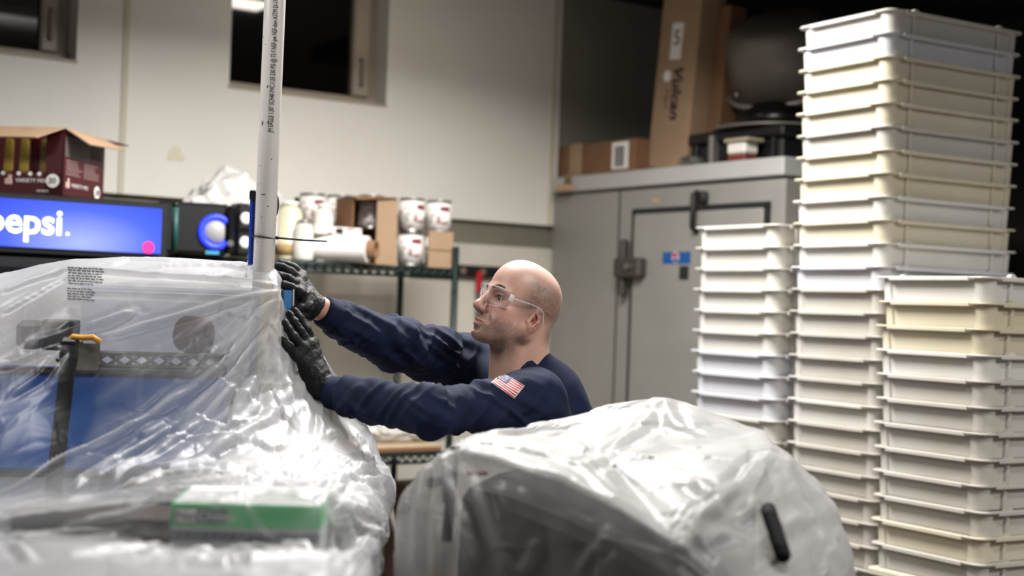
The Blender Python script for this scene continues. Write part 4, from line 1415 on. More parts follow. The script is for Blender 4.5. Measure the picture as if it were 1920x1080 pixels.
# ---- safety glasses
clear = bpy.data.materials.new('clear_polycarbonate'); clear.use_nodes = True
nt = clear.node_tree
for n_ in list(nt.nodes): nt.nodes.remove(n_)
out = _n(nt, 'ShaderNodeOutputMaterial'); tr = _n(nt, 'ShaderNodeBsdfTransparent'); gl = _n(nt, 'ShaderNodeBsdfGlossy'); mx = _n(nt, 'ShaderNodeMixShader'); fr_ = _n(nt, 'ShaderNodeFresnel')
tr.inputs[0].default_value = (0.97, 0.98, 1, 1); gl.inputs['Roughness'].default_value = 0.04; fr_.inputs[0].default_value = 1.5
nt.links.new(fr_.outputs[0], mx.inputs[0]); nt.links.new(tr.outputs[0], mx.inputs[1]); nt.links.new(gl.outputs[0], mx.inputs[2]); nt.links.new(mx.outputs[0], out.inputs[0])
rimm = mat('clear_edge_highlight', '#dfe4ea', 0.12, alpha=0.28)  # clear plastic, whitened to paint in the highlights along its edges
bm = bmesh.new()
NA = 48
def lens_pt(t, v, o=0.0):
    ph = (t - 0.5) * math.radians(132)
    xx = 0.036 + (0.083 + o) * math.cos(ph) ** 0.8 if math.cos(ph) > 0 else 0.036
    yy = (0.0785 + o) * math.sin(ph)
    top = 0.0185 - 0.004 * abs(math.sin(ph))
    nose = math.exp(-(yy / 0.015) ** 2)
    bot = -0.032 + 0.010 * abs(math.sin(ph)) ** 3 + 0.034 * nose
    zz = bot + (top - bot) * v
    return (xx - 0.008 * (1 - v) + 0.004 * v, yy, zz)
g2 = [[bm.verts.new(lens_pt(i / NA, j / 6)) for j in range(7)] for i in range(NA + 1)]
for i in range(NA):
    for j in range(6):
        bm.faces.new((g2[i][j], g2[i + 1][j], g2[i + 1][j + 1], g2[i][j + 1]))
glasses = hobj('safety_glasses', bm, clear)
glasses['label'] = 'clear wraparound safety glasses'
def gpart(name, bm, m):
    o = hobj(name, bm, m)
    w = o.matrix_world.copy()
    o.parent = glasses
    o.matrix_parent_inverse = Matrix.Identity(4)
    o.location = (0, 0, 0)
    return o
bm = bmesh.new()
tube(bm, [lens_pt(i / NA, 1.0) for i in range(NA + 1)], 0.0011, 6)
gpart('top_edge', bm, rimm)
bm = bmesh.new()
tube(bm, [lens_pt(i / NA, 0.0) for i in range(NA + 1)], 0.0008, 6)
gpart('bottom_edge', bm, rimm)
for s in (-1, 1):
    bm = bmesh.new()
    pts = [(0.072, s * 0.0725, 0.001), (0.045, s * 0.079, 0.003), (0.020, s * 0.0815, 0.006), (0.000, s * 0.082, 0.006), (-0.018, s * 0.083, -0.002), (-0.030, s * 0.081, -0.030)]
    tube(bm, pts, [0.003, 0.0022, 0.0017, 0.0016, 0.0016, 0.002], 8)
    gpart('temple_arm', bm, rimm)
    bm = bmesh.new(); box(bm, (0.072, s * 0.0725, 0.001), (0.012, 0.003, 0.017), 0.001)
    gpart('hinge_block', bm, mat('hinge_clear', '#dfe4ea', 0.2, alpha=0.45))

# ---- shirt
S_ = Field((-0.54, 2.93, 0.78), (0.42, 3.98, 1.46), 0.0048)
torso(S_, 0.006)
LM = P(700, 752, 3.12); RM = P(660, 612, 3.38)
for W, Mi, E, Sh, r in ((LW, LM, LE, LS, (0.034, 0.042, 0.0455, 0.047, 0.058)), (RW, RM, RE, RS, (0.031, 0.047, 0.058, 0.062, 0.066))):
    mid = E.lerp(Sh, 0.5)
    S_.cap(Sh, mid, r[4], r[3], 0.03); S_.cap(mid, E, r[3], r[2], 0.02)
    S_.cap(E, Mi, r[2], r[1], 0.02); S_.cap(Mi, W + (W - Mi).normalized() * 0.03, r[1], r[0], 0.012)
CUFFS = []
for W, Mi, px in ((LW, LM, (620, 733, 3.185)), (RW, RM, (602, 582, 3.33))):
    c = P(*px); d = (W - Mi).normalized()
    lo, hi = [min(c[i], (c + d * 0.12)[i]) - 0.08 for i in range(3)], [max(c[i], (c + d * 0.12)[i]) + 0.08 for i in range(3)]
    S_.cut(c, d, lo, hi)
    CUFFS.append((c, d))
S_.cap(P(1000, 686, 3.455), P(1030, 738, 3.46), 0.048, 0.070, 0.05)          # upper back
S_.cap(P(1030, 738, 3.46), P(1042, 772, 3.46), 0.070, 0.074, 0.05)
S_.cap(P(1042, 772, 3.46), P(1062, 850, 3.50), 0.074, 0.10, 0.03)
NECK_A = Vector((-0.64, -0.20, 0.74)).normalized()
NECK_C = P(968, 692, 3.455)
S_.cap(NECK_C + NECK_A * 0.052, NECK_C + NECK_A * 0.17, 0.060, 0.085, 0.012, 'sub')     # neck opening
lowp = PV - spine * 0.03
S_.cut(lowp, -spine, (-0.3, 3.2, 0.78), (0.42, 3.98, 1.0))
sv, sf = S_.mesh()
sv = relax(sv, sf, 2, 0.4)
nrm = vnormals(sv, sf)


def seg_coords(p, a, b):
    a, b = np.array(a[:]), np.array(b[:])
    d = b - a; L_ = np.linalg.norm(d); d = d / L_
    q = p - a
    t = q @ d
    rr = np.linalg.norm(q - t[:, None] * d, axis=1)
    return t, rr, L_


disp = np.zeros(len(sv), dtype=np.float32)
for (a, b, ph, amp) in ((LE, LW, 1.0, 1.0), (LS, LE, 4.0, 1.1), (RE, RW, 7.0, 1.0), (RS, RE, 11.0, 1.3)):
    t, rr, L_ = seg_coords(sv, a, b)
    w = np.exp(-(np.maximum(rr - 0.06, 0) / 0.02) ** 2) * np.clip((t + 0.05) / 0.05, 0, 1) * np.clip((L_ + 0.03 - t) / 0.03, 0, 1)
    q = sv * 11.0
    along = t[:, None] * np.array([[1, 1, 1]]) * 0
    qq = np.stack([t * 34 + (sv[:, 2] - 1.2) * 26 + ph, sv[:, 1] * 9 + ph, sv[:, 2] * 12], 1)
    qq2 = np.stack([t * 20 - (sv[:, 2] - 1.2) * 40 + ph * 2, sv[:, 1] * 12 + ph, sv[:, 2] * 9], 1)
    disp += (w * amp * (0.0058 * np.maximum(ridge(qq), -0.4) + 0.0052 * np.maximum(ridge(qq2), -0.4))).astype(np.float32)
qb = np.stack([sv @ np.array(spine[:]) * 9 + sv @ np.array(across[:]) * 13, sv @ np.array(across[:]) * 20, sv @ np.array(front[:]) * 8], 1)
t, rr, L_ = seg_coords(sv, NB, PV)
wt = np.exp(-(np.maximum(rr - 0.12, 0) / 0.06) ** 2) * np.clip((t - 0.02) / 0.08, 0, 1)
disp += (wt * 0.0075 * np.maximum(ridge(qb), -0.5)).astype(np.float32)
# long drag lines running from the far armpit and from the near shoulder
for (a, b, amp, wd) in ((P(845, 640, 3.55), P(905, 740, 3.42), 0.006, 0.007), (P(868, 640, 3.55), P(912, 735, 3.42), 0.006, 0.007), (P(835, 660, 3.55), P(890, 748, 3.42), 0.006, 0.008),
                        (P(938, 745, 3.2), P(960, 800, 3.18), 0.006, 0.008), (P(1060, 690, 3.35), P(1065, 780, 3.35), 0.004, 0.006), (P(1010, 668, 3.38), P(1060, 720, 3.32), 0.005, 0.008),
                        (P(760, 610, 3.42), P(800, 690, 3.46), 0.006, 0.008), (P(715, 590, 3.38), P(770, 672, 3.42), 0.005, 0.008), (P(660, 720, 3.1), P(690, 745, 3.08), 0.004, 0.006)):
    t, rr, L_ = seg_coords(sv, a, b)
    disp += (amp * np.exp(-(rr / (wd * 2.6)) ** 2 * 1.2) * (np.clip((t + 0.03) / 0.05, 0, 1) * np.clip((L_ + 0.03 - t) / 0.05, 0, 1))).astype(np.float32)
    disp -= (amp * 0.5 * np.exp(-((rr - wd * 3.2) / (wd * 1.5)) ** 2) * (np.clip((t + 0.03) / 0.05, 0, 1) * np.clip((L_ + 0.03 - t) / 0.05, 0, 1))).astype(np.float32)
for c, d in CUFFS:                                    # cuff seam
    q = (sv - np.array(c[:])) @ np.array(d[:]); r0 = np.linalg.norm(sv - np.array(c[:]), axis=1)
    near = r0 < 0.09
    disp = np.where(near & (q > -0.036), disp * 0.25, disp)
    disp -= np.where(near, 0.0028 * np.exp(-((q + 0.036) / 0.0035) ** 2), 0).astype(np.float32)
sv2 = sv + nrm * disp[:, None]
navy = mat('navy_cotton', '#0d1733', 0.85, var=0.25, vscale=30, bump=0.08, bscale=900, spec=0.25)
nb_ = navy.node_tree.nodes['Principled BSDF']
nb_.inputs['Sheen Weight'].default_value = 0.0
shirt = child(npmesh('shirt', sv2, sf, navy))
shirt['label'] = 'navy long-sleeved work shirt'
bvh = BVHTree.FromPolygons([Vector(v) for v in sv2.tolist()], sf.tolist())
bm = bmesh.new()                                       # collar band
cc, ca = NECK_C - NECK_A * 0.004, NECK_A
u = ca.cross(Vector((0, -1, 0))).normalized(); w = ca.cross(u)
pts = [cc + u * (0.069 * math.cos(2 * math.pi * q / 40)) + w * (0.063 * math.sin(2 * math.pi * q / 40)) for q in range(40)]
ring = []
for p_ in pts:
    rdir = (p_ - cc).normalized()
    ring.append([bm.verts.new(p_ + rdir * a_ + ca * b_) for a_, b_ in ((-0.002, -0.04), (0.006, -0.036), (0.007, 0.010), (0.004, 0.016), (-0.002, 0.014), (-0.004, -0.04))])
for q in range(40):
    for k in range(6):
        bm.faces.new((ring[q][k], ring[(q + 1) % 40][k], ring[(q + 1) % 40][(k + 1) % 6], ring[q][(k + 1) % 6]))
col_o = obj('collar', bm, navy, None, True)
col_o.parent = shirt

# flag patch laid on the sleeve
def on_shirt(px, py, lift):
    d = ray(px, py).normalized()
    hit = bvh.ray_cast(CAM, d)
    if hit[0] is None: return None
    return hit[0] + hit[1] * (lift if hit[1].dot(d) < 0 else -lift)
qa, qb_, qc, qd = (943, 701), (982, 724), (963, 746), (922, 718)
def bil(u_, v_):
    return (qa[0] * (1 - u_) * (1 - v_) + qb_[0] * u_ * (1 - v_) + qc[0] * u_ * v_ + qd[0] * (1 - u_) * v_, qa[1] * (1 - u_) * (1 - v_) + qb_[1] * u_ * (1 - v_) + qc[1] * u_ * v_ + qd[1] * (1 - u_) * v_)
def patch(name, u0, u1, v0, v1, lift, m, parent, nu=12, nv=3):
    bm = bmesh.new()
    g_ = []
    for i in range(nu + 1):
        row = []
        for j in range(nv + 1):
            p_ = on_shirt(*bil(u0 + (u1 - u0) * i / nu, v0 + (v1 - v0) * j / nv), lift)
            row.append(bm.verts.new(p_) if p_ else None)
        g_.append(row)
    for i in range(nu):
        for j in range(nv):
            q = (g_[i][j], g_[i + 1][j], g_[i + 1][j + 1], g_[i][j + 1])
            if all(q): bm.faces.new(q)
    o = obj(name, bm, m, None)
    o.parent = parent
    return o
fl_w, fl_r, fl_b = mat('flag_white', '#d9cfc9', 0.7), mat('flag_red', '#a52a38', 0.7), mat('flag_blue', '#26315c', 0.7)
flag = patch('flag_patch', -0.02, 1.02, -0.03, 1.03, 0.0018, fl_w, shirt, 14, 10)
flag['label'] = 'flag patch of red and white stripes with a blue starred corner'
def patch_multi(name, cells, lift, m):
    bm = bmesh.new()
    for (u0, u1, v0, v1) in cells:
        g_ = [[on_shirt(*bil(u0 + (u1 - u0) * i / 10, v0 + (v1 - v0) * j), lift) for j in (0, 1)] for i in range(11)]
        vv = [[bm.verts.new(p_) if p_ else None for p_ in r_] for r_ in g_]
        for i in range(10):
            q = (vv[i][0], vv[i + 1][0], vv[i + 1][1], vv[i][1])
            if all(q): bm.faces.new(q)
    o = obj(name, bm, m, None); o.parent = flag
    return o
patch_multi('red_stripes', [(0.0, 1.0, k / 13, (k + 1) / 13) for k in range(0, 13, 2)], 0.0026, fl_r)
patch_multi('blue_canton', [(0.0, 0.42, q / 7 * 7 / 13, (q + 1) / 7 * 7 / 13) for q in range(7)], 0.0034, fl_b)
patch_multi('stars', [(0.03 + 0.065 * i + (0.03 if j % 2 else 0), 0.03 + 0.065 * i + 0.028 + (0.03 if j % 2 else 0), 0.03 + 0.056 * j, 0.03 + 0.056 * j + 0.026) for i in range(6 - 1) for j in range(9)], 0.0040, fl_w)

# ---- gloves
glove_m = mat('black_nitrile', '#0a0a0b', 0.62, spec=0.3, bump=0.25, bscale=160)
for k in ('L', 'R'):
    h = HANDS[k]
    allp = [h['w'], h['cuff'][1]] + [q for f in h['f'] for q in f] + h['th']
    lo = [min(p_[i] for p_ in allp) - 0.05 for i in range(3)]; hi = [max(p_[i] for p_ in allp) + 0.05 for i in range(3)]
    G = Field(lo, hi, 0.0016)
    w_ = h['w']
    for i, f in enumerate(h['f']):
        G.cap(w_.lerp(f[0], 0.12), f[0], 0.0175, 0.0128, 0.014)
        rr = (0.0118, 0.0104, 0.0094, 0.0080) if i not in (0, 3) or k == 'R' else (0.0112, 0.0098, 0.0088, 0.0076)
        for a, b_, r0, r1 in zip(f[:-1], f[1:], rr[:-1], rr[1:]):
            G.cap(a, b_, r0, r1, 0.0035)
    for f0, f1 in zip(h['f'][:-1], h['f'][1:]):
        G.cap(f0[0], f1[0], 0.0118, 0.0118, 0.008)
    G.cap(w_, h['heel'], 0.021, 0.021, 0.016)
    G.cap(h['heel'], h['heel2'], 0.020, 0.017, 0.014)
    G.cap(h['heel'], h['th'][0], 0.018, 0.0155, 0.014)
    for a, b_, r0, r1 in zip(h['th'][:-1], h['th'][1:], (0.0135, 0.0112), (0.0112, 0.0092)):
        G.cap(a, b_, r0, r1, 0.005)
    c0, c1 = h['cuff']
    d = (c1 - c0).normalized()
    G.cap(c0 - d * 0.01, c1 + d * 0.02, 0.0285, 0.0335, 0.012)
    G.cut(c1, d, [c1[i] - 0.06 for i in range(3)], [c1[i] + 0.06 for i in range(3)], 0.003)
    gv, gf = G.mesh()
    gv = relax(gv, gf, 2, 0.4)
    gn = vnormals(gv, gf)
    ax = np.array((h['f'][1][0] - w_).normalized()[:])
    t = gv @ ax
    side = gv @ np.array([0.3, -0.9, 0.3])
    lo_m = np.clip(1 - np.linalg.norm(gv - np.array((w_.lerp(h['f'][1][0], 0.45))[:]), axis=1) / 0.075, 0, 1)
    gd = 0.0026 * ridge(np.stack([t * 95, side * 30, gv[:, 2] * 20], 1)) * lo_m + 0.0011 * ridge(gv * 85)
    gv = gv + gn * gd[:, None].astype(np.float32)
    gl_o = child(npmesh('glove', gv, gf, glove_m))
    gl_o['label'] = 'black nitrile glove'

# ---- trousers and shoes
T_ = Field((-0.25, 3.2, 0.03), (0.42, 3.98, 1.06), 0.008)
T_.ell(PV + spine * 0.02, (0.172, 0.13, 0.122), 0.03, rot=RT)
for H_, K_, A_ in ((HIPL, KNL, FTL), (HIPR, KNR, FTR)):
    T_.cap(H_, K_, 0.095, 0.072, 0.03); T_.cap(K_, A_ + Vector((0, 0, 0.03)), 0.070, 0.062, 0.03)
T_.cut(PV + spine * 0.12, spine, (-0.25, 3.2, 0.7), (0.42, 3.98, 1.06))
tv, tf = T_.mesh()
tn = vnormals(tv, tf)
tv = tv + tn * (0.006 * ridge(tv * np.array([9, 9, 14])))[:, None].astype(np.float32)
child(npmesh('trousers', tv, tf, mat('dark_navy_trousers', '#14161f', 0.9, spec=0.2)))
for A_ in (FTL, FTR):
    Sx = Field(A_ + Vector((-0.26, -0.12, -0.08)), A_ + Vector((0.14, 0.10, 0.10)), 0.006)
    Sx.ell(A_ + Vector((-0.06, -0.012, -0.028)), (0.145, 0.05, 0.045), 0.02)
    Sx.cap(A_ + Vector((0.03, 0, -0.02)), A_ + Vector((0, 0, 0.06)), 0.05, 0.048, 0.02)
    Sx.cut(A_ + Vector((0, 0, -0.073)), (0, 0, -1), A_ + Vector((-0.26, -0.12, -0.08)), A_ + Vector((0.14, 0.1, 0.0)))
    v_, f_ = Sx.mesh()
    child(npmesh('shoe', v_, f_, M['black']))
# ================================================================== PLASTIC COVERS
def catmull(A, n, closed=False, tau=0.3):
    """interpolate array A (k, ...) along axis 0 to n samples"""
    k = len(A)
    if closed:
        t = np.arange(n) * (k / n)
    else:
        t = np.linspace(0, k - 1, n)
    i = np.floor(t).astype(int)
    if not closed: i = np.minimum(i, k - 2)
    f = (t - i)[(...,) + (None,) * (A.ndim - 1)]
    idx = (lambda j: j % k) if closed else (lambda j: np.clip(j, 0, k - 1))
    p0, p1, p2, p3 = A[idx(i - 1)], A[idx(i)], A[idx(i + 1)], A[idx(i + 2)]
    m1, m2 = tau * (p2 - p0), tau * (p3 - p1)
    f2, f3 = f * f, f * f * f
    return (2 * f3 - 3 * f2 + 1) * p1 + (f3 - 2 * f2 + f) * m1 + (-2 * f3 + 3 * f2) * p2 + (f3 - f2) * m2


def grid_faces(nr, nc, closed):
    i, j = np.meshgrid(np.arange(nr - 1), np.arange(nc if closed else nc - 1), indexing='ij')
    j2 = (j + 1) % nc
    return np.stack([i * nc + j, i * nc + j2, (i + 1) * nc + j2, (i + 1) * nc + j], -1).reshape(-1, 4)


def project(v):
    d = v - np.array(CAM[:])
    w = d @ np.array(fwd[:])
    return np.stack([960 + FPX * (d @ np.array(rt[:])) / w, 540 - FPX * (d @ np.array(up[:])) / w], 1)


def worley(p, n, seed, aniso=None):
    r = np.random.default_rng(seed)
    lo, hi = p.min(0), p.max(0)
    pts = (lo + (hi - lo) * r.random((n, 3))).astype(np.float32)
    tilt = r.normal(size=(n, 3)).astype(np.float32)
    out = np.empty(len(p), dtype=np.float32); edge = np.empty(len(p), dtype=np.float32)
    p = p.astype(np.float32)
    for s in range(0, len(p), 8000):
        q = p[s:s + 8000]
        d = ((q[:, None, :] - pts[None]) ** 2).sum(2)
        a = np.argpartition(d, 1, axis=1)[:, :2]
        d2 = np.take_along_axis(d, a, 1)
        sw = d2[:, 0] > d2[:, 1]
        near = np.where(sw, a[:, 1], a[:, 0])
        dn, df = np.sqrt(d2.min(1)), np.sqrt(d2.max(1))
        out[s:s + 8000] = ((q - pts[near]) * tilt[near]).sum(1)
        edge[s:s + 8000] = df - dn
    return out, edge


def polyline_field(v, pts, taper=0.15):
    """distance to a polyline of 3-D points and the position along it, 0..1"""
    best = np.full(len(v), 9.0, dtype=np.float32); pos = np.zeros(len(v), dtype=np.float32)
    lens = [np.linalg.norm(b - a) for a, b in zip(pts[:-1], pts[1:])]
    tot = sum(lens); acc = 0
    for a, b, L_ in zip(pts[:-1], pts[1:], lens):
        t = np.clip(((v - a) @ (b - a)) / (L_ * L_ + 1e-9), 0, 1)
        d = np.linalg.norm(v - (a + t[:, None] * (b - a)), axis=1)
        m = d < best
        best = np.where(m, d, best); pos = np.where(m, (acc + t * L_) / tot, pos); acc += L_
    return best, pos


def folds(v, n, lines):
    pp = project(v)
    disp = np.zeros(len(v), dtype=np.float32)
    dens = np.zeros(len(v), dtype=np.float32)
    facing = np.einsum('ij,ij->i', n, np.array(CAM[:]) - v) > -0.2
    vis = np.where(facing)[0]
    for pts, amp, wd in lines:
        anchors = []
        for q in pts:
            k = vis[np.argmin(((pp[vis] - np.array(q)) ** 2).sum(1))]
            anchors.append(v[k])
        d, pos = polyline_field(v, anchors)
        tp = np.clip(pos / 0.12, 0, 1) * np.clip((1 - pos) / 0.12, 0, 1) * 0.8 + 0.2
        pr = np.maximum(1 - d / (wd * 2.2), 0)
        disp += amp * tp * (pr ** 1.5) - amp * 0.35 * tp * np.exp(-((d - wd * 2.6) / wd) ** 2)
        dens += tp * np.exp(-(d / wd) ** 2)
    return disp, dens


def film_material(name, tint='#f2f1f0', rough=0.35, scale=1.0, bump=0.10, gloss=0.42):
    m = bpy.data.materials.new(name); m.use_nodes = True
    nt = m.node_tree
    for x in list(nt.nodes): nt.nodes.remove(x)
    out = _n(nt, 'ShaderNodeOutputMaterial')
    tr = _n(nt, 'ShaderNodeBsdfTransparent'); di = _n(nt, 'ShaderNodeBsdfDiffuse'); tl = _n(nt, 'ShaderNodeBsdfTranslucent'); gl = _n(nt, 'ShaderNodeBsdfGlossy')
    di.inputs[0].default_value = (*lin(tint), 1); tl.inputs[0].default_value = (*lin(tint), 1)
    gl.inputs['Roughness'].default_value = rough; gl.inputs[0].default_value = (1, 1, 1, 1)
    m1 = _n(nt, 'ShaderNodeMixShader'); m1.inputs[0].default_value = 0.38
    m2 = _n(nt, 'ShaderNodeMixShader'); m3 = _n(nt, 'ShaderNodeMixShader')
    at = _n(nt, 'ShaderNodeAttribute'); at.attribute_name = 'haze'
    fr = _n(nt, 'ShaderNodeFresnel'); fr.inputs[0].default_value = 1.5
    tc = _n(nt, 'ShaderNodeTexCoord')
    vo = _n(nt, 'ShaderNodeTexVoronoi', feature='F1'); vo.inputs['Scale'].default_value = 16 * scale
    no = _n(nt, 'ShaderNodeTexNoise'); no.inputs['Scale'].default_value = 7 * scale; no.inputs['Detail'].default_value = 3; no.inputs['Distortion'].default_value = 1.5
    ad = _n(nt, 'ShaderNodeMath', operation='ADD')
    bp = _n(nt, 'ShaderNodeBump'); bp.inputs['Strength'].default_value = bump; bp.inputs['Distance'].default_value = 0.02
    L_ = nt.links.new
    L_(tc.outputs['Object'], vo.inputs['Vector']); L_(tc.outputs['Object'], no.inputs['Vector'])
    L_(vo.outputs['Distance'], ad.inputs[0]); L_(no.outputs['Fac'], ad.inputs[1]); L_(ad.outputs[0], bp.inputs['Height'])
    for s_ in (di, gl): L_(bp.outputs[0], s_.inputs['Normal'])
    L_(bp.outputs[0], fr.inputs['Normal'])
    L_(di.outputs[0], m1.inputs[1]); L_(tl.outputs[0], m1.inputs[2])
    L_(at.outputs['Fac'], m2.inputs[0]); L_(tr.outputs[0], m2.inputs[1]); L_(m1.outputs[0], m2.inputs[2])
    mu = _n(nt, 'ShaderNodeMath', operation='MULTIPLY'); mu.inputs[1].default_value = gloss; L_(fr.outputs[0], mu.inputs[0])
    L_(mu.outputs[0], m3.inputs[0]); L_(m2.outputs[0], m3.inputs[1]); L_(gl.outputs[0], m3.inputs[2]); L_(m3.outputs[0], out.inputs[0])
    return m


def fattr(o, name, a):
    at = o.data.attributes.new(name, 'FLOAT', 'POINT')
    at.data.foreach_set('value', np.asarray(a, dtype=np.float32))


# ------------------------------------------------------------------ left cover
LC = [  # rows of (x, y, depth) control points, top to bottom; columns left to right, the last two wrap round to the back
    [(-160, 900, 3.9), (0, 880, 3.9), (60, 870, 3.9), (130, 860, 3.9), (245, 860, 3.9), (350, 860, 3.9), (440, 860, 3.9), (490, 860, 3.8), (510, 860, 3.75), (520, 860, 3.72), (500, 860, 3.9)],
    [(-160, 600, 3.6), (0, 590, 3.6), (60, 570, 3.6), (130, 560, 3.6), (245, 550, 3.6), (350, 550, 3.6), (440, 552, 3.6), (490, 560, 3.5), (515, 570, 3.45), (530, 585, 3.44), (520, 600, 3.6)],
    [(-160, 536, 3.30), (0, 515, 3.30), (62, 501, 3.30), (132, 489, 3.30), (228, 484, 3.32), (340, 484, 3.32), (430, 490, 3.32), (492, 494, 3.27), (518, 506, 3.26), (532, 530, 3.27), (535, 560, 3.4)],
    [(-160, 562, 3.15), (0, 543, 3.12), (60, 524, 3.12), (130, 503, 3.12), (240, 513, 3.13), (350, 524, 3.14), (440, 532, 3.15), (500, 538, 3.16), (522, 543, 3.17), (530, 565, 3.27), (533, 590, 3.4)],
    [(-160, 640, 3.05), (0, 612, 3.02), (60, 602, 3.00), (130, 592, 2.98), (240, 597, 3.02), (350, 602, 3.05), (440, 606, 3.08), (505, 606, 3.11), (528, 606, 3.17), (565, 606, 3.34), (565, 625, 3.5)],
    [(-160, 722, 2.95), (0, 692, 2.92), (60, 682, 2.90), (130, 672, 2.88), (240, 690, 2.92), (350, 700, 2.98), (440, 700, 3.02), (515, 702, 3.07), (570, 700, 3.22), (627, 705, 3.38), (622, 715, 3.55)],
    [(-160, 800, 2.85), (0, 770, 2.83), (60, 765, 2.82), (130, 770, 2.82), (240, 776, 2.85), (350, 790, 2.88), (445, 790, 2.92), (535, 795, 2.98), (618, 790, 3.14), (688, 790, 3.32), (680, 805, 3.5)],
    [(-160, 890, 2.75), (0, 860, 2.73), (60, 850, 2.72), (130, 845, 2.72), (240, 850, 2.72), (350, 860, 2.74), (450, 865, 2.76), (555, 870, 2.82), (650, 862, 2.98), (715, 850, 3.22), (705, 865, 3.42)],
    [(-160, 940, 2.60), (0, 932, 2.55), (60, 926, 2.55), (130, 920, 2.52), (240, 914, 2.48), (340, 909, 2.45), (450, 908, 2.45), (570, 915, 2.50), (668, 912, 2.78), (737, 905, 3.06), (725, 915, 3.3)],
    [(-160, 966, 2.25), (0, 958, 2.22), (60, 955, 2.20), (130, 951, 2.18), (240, 946, 2.14), (318, 941, 2.105), (450, 942, 2.115), (602, 944, 2.14), (685, 958, 2.55), (731, 955, 2.92), (720, 965, 3.2)],
    [(-160, 1012, 2.17), (0, 1007, 2.16), (60, 1006, 2.15), (130, 1006, 2.13), (240, 1006, 2.11), (318, 1024, 2.085), (450, 1028, 2.09), (604, 1028, 2.12), (690, 1012, 2.42), (726, 985, 2.82), (712, 1000, 3.1)],
    [(-160, 1036, 2.03), (0, 1030, 2.00), (60, 1028, 1.98), (130, 1027, 1.97), (240, 1032, 1.97), (318, 1037, 1.97), (450, 1040, 1.97), (606, 1042, 2.00), (690, 1045, 2.22), (712, 1030, 2.60), (700, 1040, 2.95)],
    [(-160, 1120, 1.73), (0, 1118, 1.72), (60, 1116, 1.71), (130, 1114, 1.70), (240, 1112, 1.70), (318, 1112, 1.70), (450, 1112, 1.70), (600, 1116, 1.72), (680, 1110, 1.98), (705, 1085, 2.42), (695, 1090, 2.85)],
    [(-160, 1400, 1.70), (0, 1400, 1.69), (60, 1400, 1.68), (130, 1400, 1.67), (240, 1400, 1.67), (318, 1400, 1.67), (450, 1400, 1.67), (600, 1400, 1.69), (690, 1380, 1.95), (712, 1300, 2.40), (700, 1270, 2.85)],
]
LH = [
    [.7] * 11, [.7] * 11,
    [.75, .75, .75, .75, .8, .8, .8, .85, .85, .8, .8],
    [.7, .7, .68, .62, .65, .65, .66, .5, .45, .6, .8],
    [.50, .46, .40, .32, .40, .40, .46, .48, .42, .7, .8],
    [.34, .30, .26, .22, .26, .32, .45, .70, .85, .75, .8],
    [.18, .13, .12, .16, .24, .38, .62, .82, .85, .75, .8],
    [.14, .10, .12, .16, .26, .46, .74, .85, .84, .72, .8],
    [.44, .42, .40, .38, .40, .50, .80, .85, .82, .70, .8],
    [.60, .55, .52, .50, .46, .26, .26, .38, .78, .72, .8],
    [.50, .42, .38, .36, .34, .28, .28, .40, .80, .72, .8],
    [.66, .66, .66, .70, .85, .93, .94, .92, .88, .72, .8],
    [.7, .7, .7, .8, .93, .95, .95, .93, .88, .75, .8],
    [.6, .6, .6, .65, .8, .85, .85, .85, .84, .75, .8],
]
NR, NC = 300, 300
ctrl = np.array([[list(P(*q)) for q in row] for row in LC], dtype=np.float64)
g_ = catmull(ctrl, NR)
g_ = catmull(g_.transpose(1, 0, 2), NC).transpose(1, 0, 2)
LHa = np.array(LH); LHa[4:9, :6] *= 0.72; LHa[5:8, 1:5] *= 0.8; LHa[9:11, 4:8] *= 0.8
hz = catmull(LHa[..., None], NR); hz = catmull(hz.transpose(1, 0, 2), NC).transpose(1, 0, 2)[..., 0].ravel()
lv = g_.reshape(-1, 3).astype(np.float32)
lf = grid_faces(NR, NC, False)[:, ::-1]
ln = vnormals(lv, lf)
if np.mean(np.einsum('ij,ij->i', ln[NC * 120:NC * 200], np.array(CAM[:]) - lv[NC * 120:NC * 200])) < 0:
    lf = lf[:, ::-1]; ln = -ln
